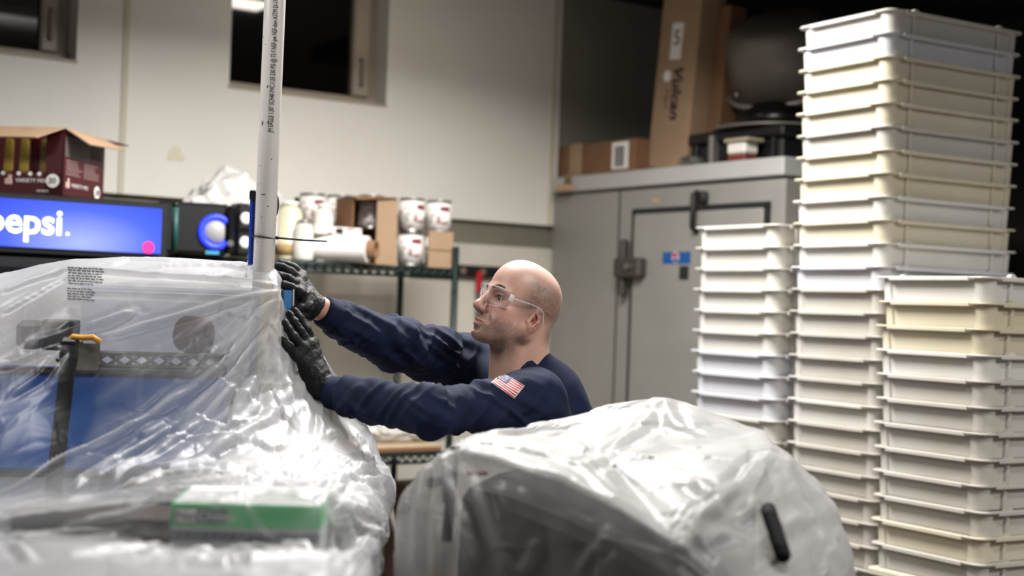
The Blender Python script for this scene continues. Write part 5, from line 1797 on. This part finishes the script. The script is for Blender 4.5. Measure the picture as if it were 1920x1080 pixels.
LINES = [
    ([(57, 648), (118, 630), (190, 606), (253, 580)], 0.022, 0.011),
    ([(175, 640), (270, 612), (420, 567), (520, 546)], 0.016, 0.010),
    ([(0, 548), (60, 528), (130, 505)], 0.014, 0.012),
    ([(0, 590), (80, 545), (135, 515)], 0.010, 0.010),
    ([(130, 503), (240, 512), (420, 522), (522, 541)], 0.012, 0.010),
    ([(0, 690), (60, 668), (118, 645)], 0.014, 0.010),
    ([(20, 740), (80, 700), (120, 655)], 0.010, 0.010),
    ([(0, 926), (110, 868), (205, 820), (330, 745), (430, 670), (515, 560)], 0.018, 0.011),
    ([(0, 960), (150, 900), (260, 840), (370, 760), (470, 650)], 0.016, 0.011),
    ([(110, 960), (220, 880), (330, 820), (420, 740), (500, 620)], 0.016, 0.012),
    ([(250, 690), (400, 600), (520, 548)], 0.008, 0.008),
    ([(290, 770), (420, 650), (522, 555)], 0.012, 0.010),
    ([(340, 800), (450, 680), (525, 560)], 0.014, 0.011),
    ([(400, 850), (470, 720), (520, 600)], 0.014, 0.012),
    ([(480, 880), (510, 740), (528, 620)], 0.012, 0.012),
    ([(545, 880), (545, 760), (536, 650)], 0.014, 0.012),
    ([(300, 880), (420, 835), (500, 790), (545, 720)], 0.014, 0.014),
    ([(585, 890), (578, 780), (565, 720)], 0.012, 0.012),
    ([(606, 900), (603, 800), (598, 745)], 0.010, 0.008),
    ([(655, 800), (690, 840), (712, 900)], 0.014, 0.012),
    ([(620, 890), (690, 905), (728, 902)], 0.016, 0.014),
    ([(600, 945), (640, 900), (690, 870)], 0.012, 0.012),
    ([(620, 940), (670, 990), (715, 1000)], 0.014, 0.012),
    ([(640, 1060), (680, 1030), (716, 985)], 0.014, 0.014),
    ([(20, 1008), (150, 1000), (315, 995)], 0.012, 0.010),
    ([(0, 975), (150, 960), (310, 935)], 0.012, 0.010),
    ([(110, 985), (220, 970), (318, 946)], 0.010, 0.008),
    ([(5, 985), (35, 1025), (60, 1060)], 0.012, 0.010),
    ([(318, 943), (460, 950), (490, 985), (520, 1015)], 0.007, 0.007),
    ([(330, 1035), (480, 1030), (620, 1042)], 0.012, 0.012),
    ([(250, 1062), (450, 1052), (650, 1062)], 0.012, 0.012),
    ([(100, 1050), (200, 1030), (320, 1022)], 0.012, 0.010),
    ([(330, 905), (430, 895), (520, 905), (600, 925)], 0.012, 0.012),
    ([(230, 915), (300, 890), (400, 880)], 0.014, 0.012),
    ([(200, 500), (240, 488), (330, 490)], 0.008, 0.010),
    ([(250, 505), (330, 498), (420, 497), (490, 505)], 0.010, 0.010),
]
dl_, dn_ = folds(lv, ln, [(a_, b_, c_ * 0.62) for a_, b_, c_ in LINES])
pj = project(lv)
wrinkly = 0.10 + 0.75 * np.clip((pj[:, 0] - 150) / 300, 0, 1) * np.clip((pj[:, 1] - 560) / 150, 0, 1)
w1, e1_ = worley(lv * np.array([1, 0.7, 1]), 420, 3)
w2_, e2_ = worley(lv, 1500, 5)
stretch_q = np.stack([lv[:, 0] * 9 - lv[:, 2] * 13, lv[:, 1] * 5, lv[:, 0] * 3 + lv[:, 2] * 4], 1)
calm = 1.0 - 0.75 * np.exp(-((pj[:, 0] - 460) / 170) ** 4) * np.exp(-((pj[:, 1] - 975) / 38) ** 4)
rdg = lambda q: np.clip(ridge(q), 0, 1) ** 2
disp = dl_ * 0.7 + wrinkly * calm * (0.040 * w1 + 0.055 * w2_) + calm * ((0.25 + 0.6 * wrinkly) * (0.0060 * rdg(stretch_q) + 0.0035 * rdg(stretch_q * 2.3 + 5)))
lv2 = lv + ln * disp[:, None].astype(np.float32)
film = film_material('plastic_film', '#c2c2c4')
lc = npmesh('plastic_cover', lv2, lf, film)
tag(lc, 'large crinkled clear plastic sheet draped over the blue machine at the left', 'plastic sheet')
hz2 = np.clip(hz + 0.30 * np.clip(dn_, 0, 1) + 0.10 * (np.clip(ridge(stretch_q * 1.3), 0, 1) - 0.3) + 0.10 * np.exp(-(e1_ / 0.006) ** 2) * wrinkly, 0.05, 0.97)
pd_, _ = polyline_field(lv2.astype(np.float64), [np.array(P(131, 648, 2.925)[:]), np.array(P(100, 885, 2.74)[:])])
hz2 = hz2 * (1 - 0.9 * np.exp(-(np.maximum(pd_ - 0.055, 0) / 0.015) ** 2))      # pressed against the post: clear there
pd_, _ = polyline_field(lv2.astype(np.float64), [np.array(P(85, 612, 3.03)[:]), np.array(P(125, 612, 3.03)[:])])
hz2 = hz2 * (1 - 0.35 * np.exp(-(np.maximum(pd_ - 0.05, 0) / 0.02) ** 2))
fattr(lc, 'haze', hz2)
lbvh = BVHTree.FromPolygons([Vector(v) for v in lv2.tolist()], lf.tolist())

# printed warning on the sheet
bm = bmesh.new()
rnd = random.Random(4)
for row in range(13):
    yy = 501 + row * 4.9
    if 6.2 < row < 7.3: continue
    x = 127 + row * 0.2 + (-3 if row > 7 else 0)
    xe = (192 if row < 6 else 178) - row * 0.6
    while x < xe:
        wd = rnd.uniform(3, 9)
        pts = []
        for (qx, qy) in ((x, yy - 1.1), (x + wd, yy - 1.0), (x + wd, yy + 1.2), (x, yy + 1.1)):
            d = ray(qx, qy + (qx - 127) * 0.06).normalized()
            hit = lbvh.ray_cast(CAM, d)
            if hit[0] is not None: pts.append(hit[0] - d * 0.003)
        if len(pts) == 4: bm.faces.new([bm.verts.new(p_) for p_ in pts])
        x += wd + rnd.uniform(1.4, 2.4)
pw_ = obj('printed_warning', bm, M['ink'], lc)
pw_['kind'] = 'stuff'

# ------------------------------------------------------------------ things under the left cover
def slab(name, p0, p1, zlo, depth, m, label, cat, bev=0.008, extra=None):
    """box whose front top edge runs p0 -> p1 and whose foot is at height zlo"""
    d = Vector((p1.x - p0.x, p1.y - p0.y, 0)); w = d.length
    r = empty(name, (p0.x, p0.y, zlo), math.atan2(d.y, d.x), label, cat)
    h = (p0.z + p1.z) / 2 - zlo
    return r, w, h


ZB = 1.045
bl0 = P(-250, 1040, 1.9); bl1 = P(640, 1040, 2.0)
ben = empty('work_table', (-0.82, 2.72, 0), 0, 'steel work table under the left plastic cover', 'table')
obj('table_top', bx(-0.62, 0.50, -0.98, 0.70, ZB - 0.04, ZB, 0.005), M['bench'], ben)
for sx in (-0.56, 0.44):
    for sy in (-0.92, 0.64):
        bm = bmesh.new(); rod(bm, (sx, sy, 0), (sx, sy, ZB - 0.04), 0.022)
        obj('leg', bm, M['bench'], ben, True)
obj('under_shelf', bx(-0.58, 0.46, -0.78, 0.66, 0.28, 0.30, 0.003), M['bench'], ben)

r, w, h = slab('blue_machine', P(-170, 700, 3.02), P(425, 700, 3.16), ZB, 0.3, None, 'blue painted machine body seen through the left plastic cover', 'machine')
obj('housing', bx(0, w, 0, 0.30, 0.012, h, 0.01), M['blue_steel'], r)
obj('base_rail', bx(0.01, w - 0.01, 0.01, 0.29, 0, 0.012), M['black'], r)
obj('top_rail', bx(0.0, w, -0.006, 0.02, h, h + 0.012, 0.002), M['latch'], r)
bm = bmesh.new()
x0 = w * 0.5
rod(bm, (x0, 0.006, h + 0.045), (w, 0.006, h + 0.045), 0.006); rod(bm, (x0, 0.006, h + 0.018), (w, 0.006, h + 0.018), 0.005)
n = 9
for q in range(n):
    a, b = x0 + (w - x0) * q / n, x0 + (w - x0) * (q + 1) / n
    rod(bm, (a, 0.006, h + 0.018), (b, 0.006, h + 0.045), 0.004); rod(bm, (a, 0.006, h + 0.045), (b, 0.006, h + 0.018), 0.004)
obj('lattice_bar', bm, M['latch'], r, True)
box_l = P(100, 880, 2.74); box_u = P(131, 655, 2.925)
pst = empty('strap_post', (box_l.x, box_l.y, ZB), 0, 'black strap post with a bracket head in front of the blue machine', 'post')
lo_ = Vector((box_l.x, box_l.y, ZB))
du = box_u - lo_
bm = bmesh.new()
box(bm, du / 2, (0.030, 0.012, du.length), 0.002, Vector((0, 0, 1)).rotation_difference(du.normalized()).to_matrix())
obj('post', bm, mat('black_webbing', '#070707', 0.9, spec=0.1), pst)
bm = bmesh.new(); box(bm, du + Vector((0.003, 0, 0)), (0.042, 0.04, 0.05), 0.008); box(bm, du + Vector((0.0, 0, -0.022)), (0.05, 0.03, 0.012), 0.004)
obj('bracket_head', bm, M['black'], pst)
obj('foot_plate', bx(-0.05, 0.05, -0.03, 0.03, 0, 0.006), M['black'], pst)
c = P(157, 637, 2.92) - lo_
bm = bmesh.new(); tube(bm, [c + Vector((-0.032, 0, -0.004)), c + Vector((-0.02, -0.006, 0.006)), c + Vector((0.0, -0.008, 0.004)), c + Vector((0.02, -0.006, 0.006)), c + Vector((0.034, 0, -0.004))], 0.006, 8)
obj('clip', bm, M['yellow'], pst, True)
c = P(170, 660, 2.91) - lo_
bm = bmesh.new()
gv_ = []
for i in range(9):
    t = i / 8
    gv_.append([bm.verts.new(c + Vector((sx * 0.022 - 0.003 * t, -0.012 + 0.006 * math.sin(t * 3), 0.018 - 0.055 * t))) for sx in (-1, 1)])
for a, b in zip(gv_[:-1], gv_[1:]): bm.faces.new((a[0], a[1], b[1], b[0]))
bmesh.ops.solidify(bm, geom=bm.faces[:], thickness=0.003)
obj('hanging_tape', bm, M['tape_grey'], pst)

r, w, h = slab('grey_motor_box', P(78, 597, 3.04), P(136, 603, 3.05), P(100, 700, 3.05).z + 0.03, 0.1, None, 'dark grey motor box above the blue machine under the cover', 'machine')
r.location.z = 1.322
h = P(107, 600, 3.045).z - 1.322
obj('motor_case', bx(0, w, 0, 0.1, 0, h, 0.004), mat('motor_grey', '#3b3835', 0.6), r)
obj('side_cover', bx(-0.055, -0.004, 0.012, 0.1, 0, h * 0.95, 0.012), mat('motor_grey_light', '#5f5b57', 0.6), r)
obj('end_rib', bx(w - 0.006, w + 0.003, -0.004, 0.1, -0.0, h, 0.002), M['black'], r)

r, w, h = slab('white_machine_housing', P(150, 525, 3.42), P(510, 545, 3.42), ZB, 0.3, None, 'pale machine housing behind the blue machine under the plastic', 'machine')
obj('housing', bx(0, w, 0, 0.14, 0, h - 0.02, 0.02), M['white'], r)
obj('lid', bx(0.0, w, -0.004, 0.144, h - 0.018, h, 0.006), M['paper'], r)

rb = P(362, 632, 3.19)
r = empty('red_rubber_bulb', (rb.x, rb.y, 1.318), 0.2, 'dark reddish rubber lump blurred behind the plastic', 'rubber part')
bm = bmesh.new(); bmesh.ops.create_icosphere(bm, subdivisions=3, radius=1.0)
for v in bm.verts:
    v.co = Vector((v.co.x * 0.05, v.co.y * 0.03, 0.045 + v.co.z * 0.045)) * (1 + 0.10 * math.sin(v.co.x * 2.5 + 1.0) * math.cos(v.co.z * 2.0))
obj('lump', bm, M['rust'], r, True)
bm = bmesh.new(); rod(bm, (0.0, 0, 0.0), (0.03, 0, 0.02), 0.02); obj('neck', bm, M['rust'], r, True)

# wrapped corner post and the blue block the hands press
cp0 = P(507, 560, 3.21)
r = empty('corner_post', (cp0.x, cp0.y, ZB + 0.001), 0.1, 'cream board post wrapped inside the corner of the plastic', 'post')
h = P(507, 543, 3.21).z - ZB
obj('board', bx(-0.022, 0.022, -0.02, 0.02, 0.0, h, 0.003), M['cream_wood'], r)
obj('side_batten', bx(-0.018, 0.018, 0.021, 0.04, 0.0, h - 0.03, 0.003), M['wood'], r)
b0, b1 = P(536, 544, 3.255), P(531, 603, 3.22)
r = empty('blue_foam_block', (P(534, 603, 3.25).x, 3.25, b1.z), 0.5, 'blue foam block pressed against the wrapped post by the hands', 'foam block')
obj('block', bx(-0.009, 0.012, -0.012, 0.03, 0.0, b0.z - b1.z, 0.002), M['blue_foam'], r)
obj('film_wrap', bx(0.0125, 0.016, -0.014, 0.032, -0.004, b0.z - b1.z + 0.003, 0.001), bag_m, r)

# carton near the camera under the cover
r, w, h = slab('napkin_carton', P(322, 944, 2.15), P(602, 947, 2.165), ZB, 0.2, None, 'white and green printed carton under the front of the left cover', 'box')
obj('carton', bx(0, w, 0, 0.2, 0.0, h, 0.003), mat('carton_white', '#d8d8d6', 0.6), r)
gh = (P(450, 944, 2.15).z - P(450, 990, 2.15).z)
gb = obj('green_band', bx(-0.001, w + 0.001, -0.0015, 0.2, h - gh, h - 0.0005, 0.001), mat('print_green', '#46c874', 0.5), r)
lx0, lx1 = w * 0.02, w * 0.37
bm = bx(lx0, lx1, -0.004, -0.0016, h - gh * 0.80, h - gh * 0.22, 0.0008)
pl = obj('logo_plate', bm, mat('logo_black', '#1b1b1d', 0.5), gb)
obj('logo_box', bx(lx0 + 0.002, lx0 + 0.034, -0.0052, -0.004, h - gh * 0.76, h - gh * 0.26, 0.0005), M['paper'], gb)
lettering('Net', 0.0205, M['ink'], gb, face_M((lx0 + 0.0035, -0.0058, h - gh * 0.68), (1, 0, 0), (0, 0, 1)), extrude=0.0002)
lettering('Choice', 0.0195, M['paper'], gb, face_M((lx0 + 0.036, -0.0048, h - gh * 0.68), (1, 0, 0), (0, 0, 1)), extrude=0.0002)
obj('grey_print', bx(0.0, w, -0.0012, 0.0, h - gh - 0.02, h - gh - 0.004), mat('print_grey', '#6a6d72', 0.6), r)
bm = bmesh.new()
for q in range(16):
    x = 0.008 + q * 0.0135
    bx(x, x + 0.0095, -0.0022, -0.0013, h - gh - 0.014, h - gh - 0.009, bm=bm)
tp_ = obj('print_line', bm, M['ink'], r); tp_['kind'] = 'stuff'
obj('black_picture', bx(w * 0.47, w * 0.62, -0.0016, -0.0002, 0.004, h - gh - 0.022), mat('print_dark', '#303236', 0.6), r)
r, w, h = slab('brown_long_box', P(20, 968, 2.36), P(306, 962, 2.30), ZB, 0.12, None, 'dark brown long box left of the green carton under the cover', 'box')
obj('box_body', bx(0, w, 0, 0.14, 0, h, 0.004), mat('dark_brown_card', '#2e211c', 0.7), r)
obj('box_lid', bx(-0.003, w + 0.003, -0.003, 0.143, h - 0.018, h + 0.001, 0.003), mat('brown_lid', '#3d2d26', 0.7), r)
r, w, h = slab('black_low_tray', P(225, 885, 2.72), P(335, 888, 2.74), ZB, 0.12, None, 'low black pan showing dark behind the green carton', 'pan')
obj('pan', bx(0, w, 0, 0.12, 0, h, 0.012), M['black'], r)
obj('pan_rim', bx(-0.006, w + 0.006, -0.006, 0.126, h - 0.006, h, 0.003), M['black_gloss'], r)

# ------------------------------------------------------------------ plastic pipe with its strap, strip and disc
p0, p1 = P(493.5, 520, 3.235), P(519, -80, 3.235)
pipe = empty('plastic_pipe', (p0.x, p0.y, ZB), 0, 'upright white plastic pipe with a printed black line of text', 'pipe')
PRAD = 0.0241
base = Vector((p0.x, p0.y, ZB))
tdir = (p1 - p0).normalized()
foot = p0 - tdir * ((p0.z - ZB) / tdir.z)
topz = 3.0
top = p0 + tdir * ((topz - p0.z) / tdir.z)
bm = bmesh.new(); rod(bm, foot - base, top - base, PRAD, seg=40)
obj('tube', bm, mat('pvc_white', '#e3ddd6', 0.35, var=0.05, vscale=20), pipe, True)
bm = bmesh.new(); rod(bm, foot - base, foot - base + tdir * 0.05, 0.034, seg=32); obj('socket', bm, M['white'], pipe, True)
# text wraps round the pipe: u along the pipe (upwards), angle across
side = tdir.cross(Vector((0, -1, 0))).normalized()
nrm_ = tdir.cross(side).normalized()
if nrm_.y > 0: nrm_ = -nrm_
vx = side if side.x > 0 else -side
ts = P(503, 250, 3.235)
t0_ = (ts - p0).dot(tdir)
me = text_mesh('JM EAGLE 1.50" SCH40 PVC1120 330 PSI @ 73 F NSF-pw NSF-dwv ASTM D-1785', 0.0162, extrude=0.0, spacing=1.0)
for v in me.vertices:
    s_, q = v.co.x * 0.56, v.co.y - 0.0055
    th_ = 0.26 - q / PRAD
    pp_ = p0 + tdir * (t0_ + s_) + (nrm_ * math.cos(th_) + vx * math.sin(th_)) * (PRAD + 0.0013)
    v.co = pp_ - base
link('printed_text', me, M['ink'], pipe)
bm = bmesh.new()                                       # specks and scuffs
for (px, py, sx, sy) in ((506, 232, 1.4, 3), (495, 233, 2, 5), (497, 366, 5, 1.2), (506, 388, 1.6, 1.6), (478, 432, 1.5, 4), (505, 165, 1.2, 3), (490, 312, 1, 1), (500, 86, 1.2, 1), (497, 72, 1, 1.2), (485, 454, 1, 1.2), (512, 300, 1, 1.5), (488, 346, 1, 1.4), (494, 408, 1, 1)):
    c = P(px, py, 3.235)
    t = (c - p0).dot(tdir); q = (c - (p0 + tdir * t)).dot(vx); th_ = math.asin(max(-0.98, min(0.98, q / PRAD)))
    pts = []
    for a in range(6):
        aa = a * math.pi / 3
        th2 = th_ + math.cos(aa) * sx * 0.00121 / PRAD
        pts.append(bm.verts.new(p0 + tdir * (t + math.sin(aa) * sy * 0.00121) + (nrm_ * math.cos(th2) + vx * math.sin(th2)) * (PRAD + 0.0004) - base))
    bm.faces.new(pts)
sp_ = obj('scuff_marks', bm, mat('scuff', '#4a2f25', 0.7), pipe); sp_['kind'] = 'stuff'

# blue perforated strip along the back left of the pipe
s0, s1 = P(470, 500, 3.262), P(475, 361, 3.262)
stp = empty('blue_strip', s0, 0, 'blue perforated strip with a black wrapped top strapped to the pipe', 'strip')
d = s1 - s0
q_ = Vector((0, 0, 1)).rotation_difference(d.normalized()).to_matrix()
bm = bmesh.new(); box(bm, d / 2, (0.013, 0.004, d.length), 0.001, q_)
obj('strip', bm, mat('strip_blue', '#1d45c0', 0.4), stp)
for q in range(24):
    bm = bmesh.new(); c = d * ((q + 0.7) / 27.0)
    box(bm, c + Vector((0.0015, -0.003, 0)), (0.0042, 0.0022, 0.0042), 0.0008, q_)
    obj('hole', bm, M['black'], stp)
bm = bmesh.new(); box(bm, d * 0.96, (0.016, 0.012, 0.024), 0.003, q_)
obj('wrapped_top', bm, M['black'], stp)
# round black disc right of the pipe
c = P(511, 386, 3.275)
dk = empty('black_disc', c, 0, 'black round disc edge showing behind the right side of the pipe', 'disc')
bm = lathe(bmesh.new(), [(0, -0.004), (0.028, -0.004), (0.036, -0.001), (0.036, 0.001), (0.028, 0.004), (0, 0.004)], 36, Matrix.Rotation(math.radians(75), 4, 'X') @ Matrix.Scale(0.42, 4, (1, 0, 0)))
obj('disc', bm, M['black'], dk, True)
bm = bmesh.new(); rod(bm, (0, 0, 0), (-0.008, -0.006, 0), 0.006); obj('hub', bm, M['black'], dk, True)
# zip tie
zc = P(494, 445, 3.235)
tie = empty('zip_tie', zc, 0, 'black zip tie round the pipe with a long tail pointing right', 'zip tie')
bm = bmesh.new()
pts = []
for q in range(33):
    a = 2 * math.pi * q / 32
    pts.append((nrm_ * math.cos(a) + vx * math.sin(a)) * (PRAD + 0.0012) + tdir * (-0.0025 * math.sin(a)))
tube(bm, pts, 0.0022, 6)
obj('loop', bm, M['black'], tie, True)
hd = P(519.5, 446, 3.225) - zc
bm = bmesh.new(); box(bm, hd, (0.008, 0.007, 0.007), 0.0015)
obj('locking_head', bm, M['black'], tie)
bm = bmesh.new(); tl_ = P(613, 452.5, 3.21) - zc
tube(bm, [hd, hd.lerp(tl_, 0.5) + Vector((0, 0, -0.001)), tl_], [0.0026, 0.0024, 0.0018], 6)
obj('tail', bm, M['black'], tie, True)
# thin white cord beside the strip
cd = empty('loose_cable', P(462, 497, 3.29), 0, 'thin white cord end left of the blue strip', 'cord')
bm = bmesh.new(); tube(bm, [Vector((0, 0, -0.02)), Vector((0.002, 0, 0.0)), Vector((0.006, 0, 0.02)), Vector((0.009, 0.004, 0.034))], 0.0016, 6)
obj('cord', bm, M['white'], cd, True)
bm = bmesh.new(); rod(bm, (0, 0, -0.03), (0, 0, -0.018), 0.0028); obj('plug', bm, M['white'], cd, True)

# ------------------------------------------------------------------ right cover
CEN = (1150, 872, 2.46)
E_ = [(838, 838, 2.42), (925, 856, 2.33), (1050, 901, 2.23), (1160, 952, 2.15), (1268, 1014, 2.10), (1312, 966, 2.16), (1387, 914, 2.32), (1448, 846, 2.52), (1425, 806, 2.78), (1246, 745, 2.96), (1050, 786, 2.86), (905, 814, 2.64)]
mid = lambda f: [tuple(c + (e - c) * f for c, e in zip(CEN, p)) for p in E_]
R1 = mid(0.5); R15 = mid(0.86)
R1[9] = (1205, 800, 2.76)
R3 = [(806, 876, 2.40), (905, 905, 2.32), (1040, 960, 2.22), (1150, 1010, 2.14), (1264, 1062, 2.09), (1335, 1022, 2.13), (1420, 962, 2.29), (1492, 880, 2.52), (1450, 860, 2.92), (1250, 812, 3.10), (1040, 850, 3.0), (880, 862, 2.75)]
R4 = [(764, 936, 2.38), (880, 985, 2.30), (1030, 1050, 2.21), (1140, 1095, 2.13), (1262, 1140, 2.07), (1395, 1110, 2.10), (1490, 1050, 2.27), (1553, 948, 2.52), (1510, 930, 2.95), (1260, 900, 3.15), (1030, 930, 3.05), (842, 930, 2.80)]
R5 = [(750, 1010, 2.37), (865, 1080, 2.29), (1020, 1150, 2.20), (1135, 1190, 2.12), (1262, 1240, 2.06), (1420, 1220, 2.09), (1530, 1160, 2.26), (1584, 1040, 2.52), (1550, 1030, 2.96), (1270, 1000, 3.17), (1020, 1020, 3.07), (820, 1010, 2.82)]
R6 = [(742, 1250, 2.36), (855, 1350, 2.28), (1015, 1400, 2.19), (1130, 1430, 2.11), (1262, 1460, 2.05), (1440, 1450, 2.08), (1560, 1400, 2.25), (1625, 1300, 2.52), (1590, 1260, 2.97), (1280, 1220, 3.18), (1015, 1240, 3.08), (800, 1240, 2.83)]
rows = [mid(0.02), mid(0.25), R1, R15, E_, R3, R4, R5, R6]
RH = [[.9] * 12, [.9] * 12, [.9] * 12, [.86] * 12,
      [.80, .72, .66, .66, .70, .78, .82, .86, .9, .9, .9, .9],
      [.60, .42, .34, .34, .36, .55, .74, .84, .9, .9, .9, .9],
      [.66, .46, .32, .30, .30, .62, .78, .85, .9, .9, .9, .85],
      [.72, .52, .32, .30, .34, .68, .80, .86, .9, .9, .9, .85],
      [.75, .55, .35, .3, .36, .7, .8, .86, .9, .9, .9, .85]]
NR2, NC2 = 230, 300
ctrl = np.array([[list(P(*q)) for q in row] for row in rows], dtype=np.float64)
g_ = catmull(ctrl, NR2, tau=0.2)
g_ = catmull(g_.transpose(1, 0, 2), NC2, True, tau=0.24).transpose(1, 0, 2)
RHa = np.array(RH); RHa[5:, 1:5] *= 0.62; RHa[4, 1:5] *= 0.9
hz = catmull(RHa[..., None], NR2); hz = catmull(hz.transpose(1, 0, 2), NC2, True).transpose(1, 0, 2)[..., 0].ravel()
rv = g_.reshape(-1, 3).astype(np.float32)
rf = grid_faces(NR2, NC2, True)
rn = vnormals(rv, rf)
if rn[NC2 * 60:NC2 * 100, 2].mean() < 0:
    rf = rf[:, ::-1]; rn = -rn
LINES2 = [
    ([(838, 842), (925, 862), (1050, 905), (1160, 955), (1266, 1012)], 0.012, 0.014),
    ([(1270, 1010), (1312, 966), (1387, 914), (1448, 846)], 0.014, 0.014),
    ([(1246, 750), (1262, 800), (1300, 815)], 0.016, 0.014),
    ([(1246, 752), (1160, 830), (1080, 880)], 0.010, 0.016),
    ([(1300, 905), (1340, 935), (1380, 915)], 0.016, 0.014),
    ([(1060, 860), (1150, 935), (1260, 980)], 0.008, 0.012),
    ([(870, 825), (980, 840), (1090, 880)], 0.010, 0.014),
    ([(905, 812), (1000, 805), (1100, 790)], 0.010, 0.014),
    ([(838, 850), (850, 920), (870, 990), (905, 1075)], 0.016, 0.014),
    ([(845, 850), (832, 930), (825, 1000), (822, 1075)], 0.014, 0.012),
    ([(812, 872), (790, 960), (785, 1070)], 0.014, 0.014),
    ([(860, 860), (900, 950), (945, 1040), (960, 1078)], 0.012, 0.012),
    ([(1150, 1000), (1110, 1040), (1080, 1075)], 0.012, 0.012),
    ([(1010, 1010), (990, 1060), (985, 1078)], 0.010, 0.010),
    ([(1262, 1016), (1300, 1050), (1330, 1078)], 0.014, 0.014),
    ([(1268, 1014), (1350, 1000), (1400, 1010)], 0.012, 0.014),
    ([(1430, 880), (1400, 940), (1390, 970)], 0.014, 0.016),
    ([(1450, 850), (1500, 940), (1545, 1000), (1570, 1070)], 0.012, 0.016),
    ([(1380, 1040), (1480, 980), (1560, 965)], 0.012, 0.016),
]
dl_, dn_ = folds(rv, rn, [(a_, b_, c_ * 0.7) for a_, b_, c_ in LINES2])
w1, e1_ = worley(rv, 150, 8)
w2_, e2_ = worley(rv, 700, 9)
sq = np.stack([rv[:, 0] * 7, rv[:, 1] * 5, rv[:, 2] * 3], 1)
skirt = np.clip((np.arange(NR2).repeat(NC2) - 115) / 20, 0, 1)
disp = dl_ * 0.75 + 0.016 * w1 + 0.016 * w2_ + skirt * (0.012 * ridge(np.stack([rv[:, 0] * 13, rv[:, 1] * 9, rv[:, 2] * 1.5], 1))) + 0.0025 * ridge(sq * 1.4)
rv2 = rv + rn * disp[:, None].astype(np.float32)
film2 = film_material('plastic_film_right', '#b4b2b0', 0.32, 0.7, 0.08, 0.35)
rc = npmesh('plastic_cover', rv2, rf, film2)
tag(rc, 'white translucent plastic cover peaked over the dark machine at front right', 'plastic sheet')
rbvh = BVHTree.FromPolygons([Vector(v) for v in rv2.tolist()], rf.tolist())


def on_cover(px, py, back):
    d = ray(px, py).normalized()
    hit = rbvh.ray_cast(CAM, d)
    return hit[0] + d * back


# machine under it
zt2 = 0.72
mc = empty('covered_machine', (P(*CEN).x, P(*CEN).y, zt2), 0, 'dark metal kitchen machine with a black lever under the right cover', 'machine')
mo = Vector(mc.location)
rim = [P(*q) for q in E_]
cen = P(*CEN)
loops = []
for f, dz in ((0.78, -0.06), (0.86, -0.065), (0.90, -0.085), (0.91, -0.20)):
    loops.append([(cen.lerp(q, f) + Vector((0, 0, dz)) - mo) for q in rim])
loops.append([Vector((q.x, q.y, 0.0)) for q in loops[-1]])
bm = bmesh.new()
loft_loops(bm, loops[::-1], close_top=True, close_bot=True)
obj('body', bm, mat('machine_dark', '#262422', 0.5, 0.2, var=0.15), mc)
h0, h1 = on_cover(1441, 957, 0.016), on_cover(1468, 1040, 0.016)
hp = [on_cover(1441 + 27 * q / 6, 957 + 83 * q / 6, -0.001) for q in range(7)]
h0, h1 = hp[0], hp[-1]
tow = (CAM - (h0 + h1) / 2).normalized()
push = max(((q - h0.lerp(h1, k / 6)).dot(tow)) for k, q in enumerate(hp))      # a straight grip: lift it clear of the film's bumps
h0, h1 = h0 + tow * push, h1 + tow * push
hp = [h0.lerp(h1, k / 6) for k in range(7)]
bm = bmesh.new(); tube(bm, [q - mo for q in hp], 0.0125, 20)
for pnt in (h0, h1):
    bmesh.ops.create_uvsphere(bm, u_segments=16, v_segments=10, radius=0.0125, matrix=Matrix.Translation(pnt - mo))
lev = obj('lever_grip', bm, mat('black_rubber_grip', '#060606', 0.75, spec=0.15), mc, True)
bm = bmesh.new(); rod(bm, h1 - mo, h1 - mo + Vector((-0.06, 0.16, -0.10)), 0.006); obj('lever_rod', bm, M['steel'], lev, True)
tp = on_cover(818, 905, 0.03) - mo
bm = bmesh.new(); rod(bm, tp + Vector((-0.006, 0, 0.0)), tp + Vector((0.03, 0.02, 0.004)), 0.008); rod(bm, tp + Vector((0.012, 0.01, 0.03)), tp + Vector((0.016, 0.012, -0.035)), 0.005)
val = obj('valve', bm, M['latch'], mc, True)
bm = bmesh.new(); bmesh.ops.create_uvsphere(bm, u_segments=12, v_segments=8, radius=0.010, matrix=Matrix.Translation(tp + Vector((-0.008, 0, 0)))); obj('valve_knob', bm, M['black'], val, True)
obj('valve_pipe', rod(bmesh.new(), tp + Vector((0.028, 0.02, 0.06)), tp + Vector((0.02, 0.02, -0.10)), 0.009), M['black'], val, True)
sp0 = on_cover(872, 885, 0.012) - mo; sp1 = on_cover(915, 884, 0.012) - mo
bm = bmesh.new(); dv = (sp1 - sp0)
vs = [bm.verts.new(p_) for p_ in (sp0, sp1, sp1 + Vector((0, 0, -0.007)), sp0 + Vector((0, 0, -0.007)))]
bm.faces.new(vs); bmesh.ops.solidify(bm, geom=bm.faces[:], thickness=0.001)
obj('orange_label', bm, mat('orange_label', '#c4622e', 0.5), mc)
hzr = hz + 0.2 * np.clip(dn_, 0, 1) + 0.08 * (np.clip(ridge(sq * 2.1), 0, 1) - 0.3)
dd, _ = polyline_field(rv2.astype(np.float64), [np.array(q[:]) for q in hp])
hzr = np.where(dd < 0.06, hzr * (1 - 0.9 * np.exp(-(np.maximum(dd - 0.020, 0) / 0.007) ** 2)), hzr)
fattr(rc, 'haze', np.clip(hzr, 0.05, 0.97))
bt = empty('machine_table', (mo.x, mo.y, 0), 0.25, 'steel table under the machine at front right', 'table')
obj('table_top', bx(-0.36, 0.36, -0.34, 0.40, zt2 - 0.04, zt2 - 0.001, 0.005), M['bench'], bt)
for sx in (-0.32, 0.32):
    for sy in (-0.30, 0.36):
        bm = bmesh.new(); rod(bm, (sx, sy, 0), (sx, sy, zt2 - 0.04), 0.02)
        obj('leg', bm, M['bench'], bt, True)
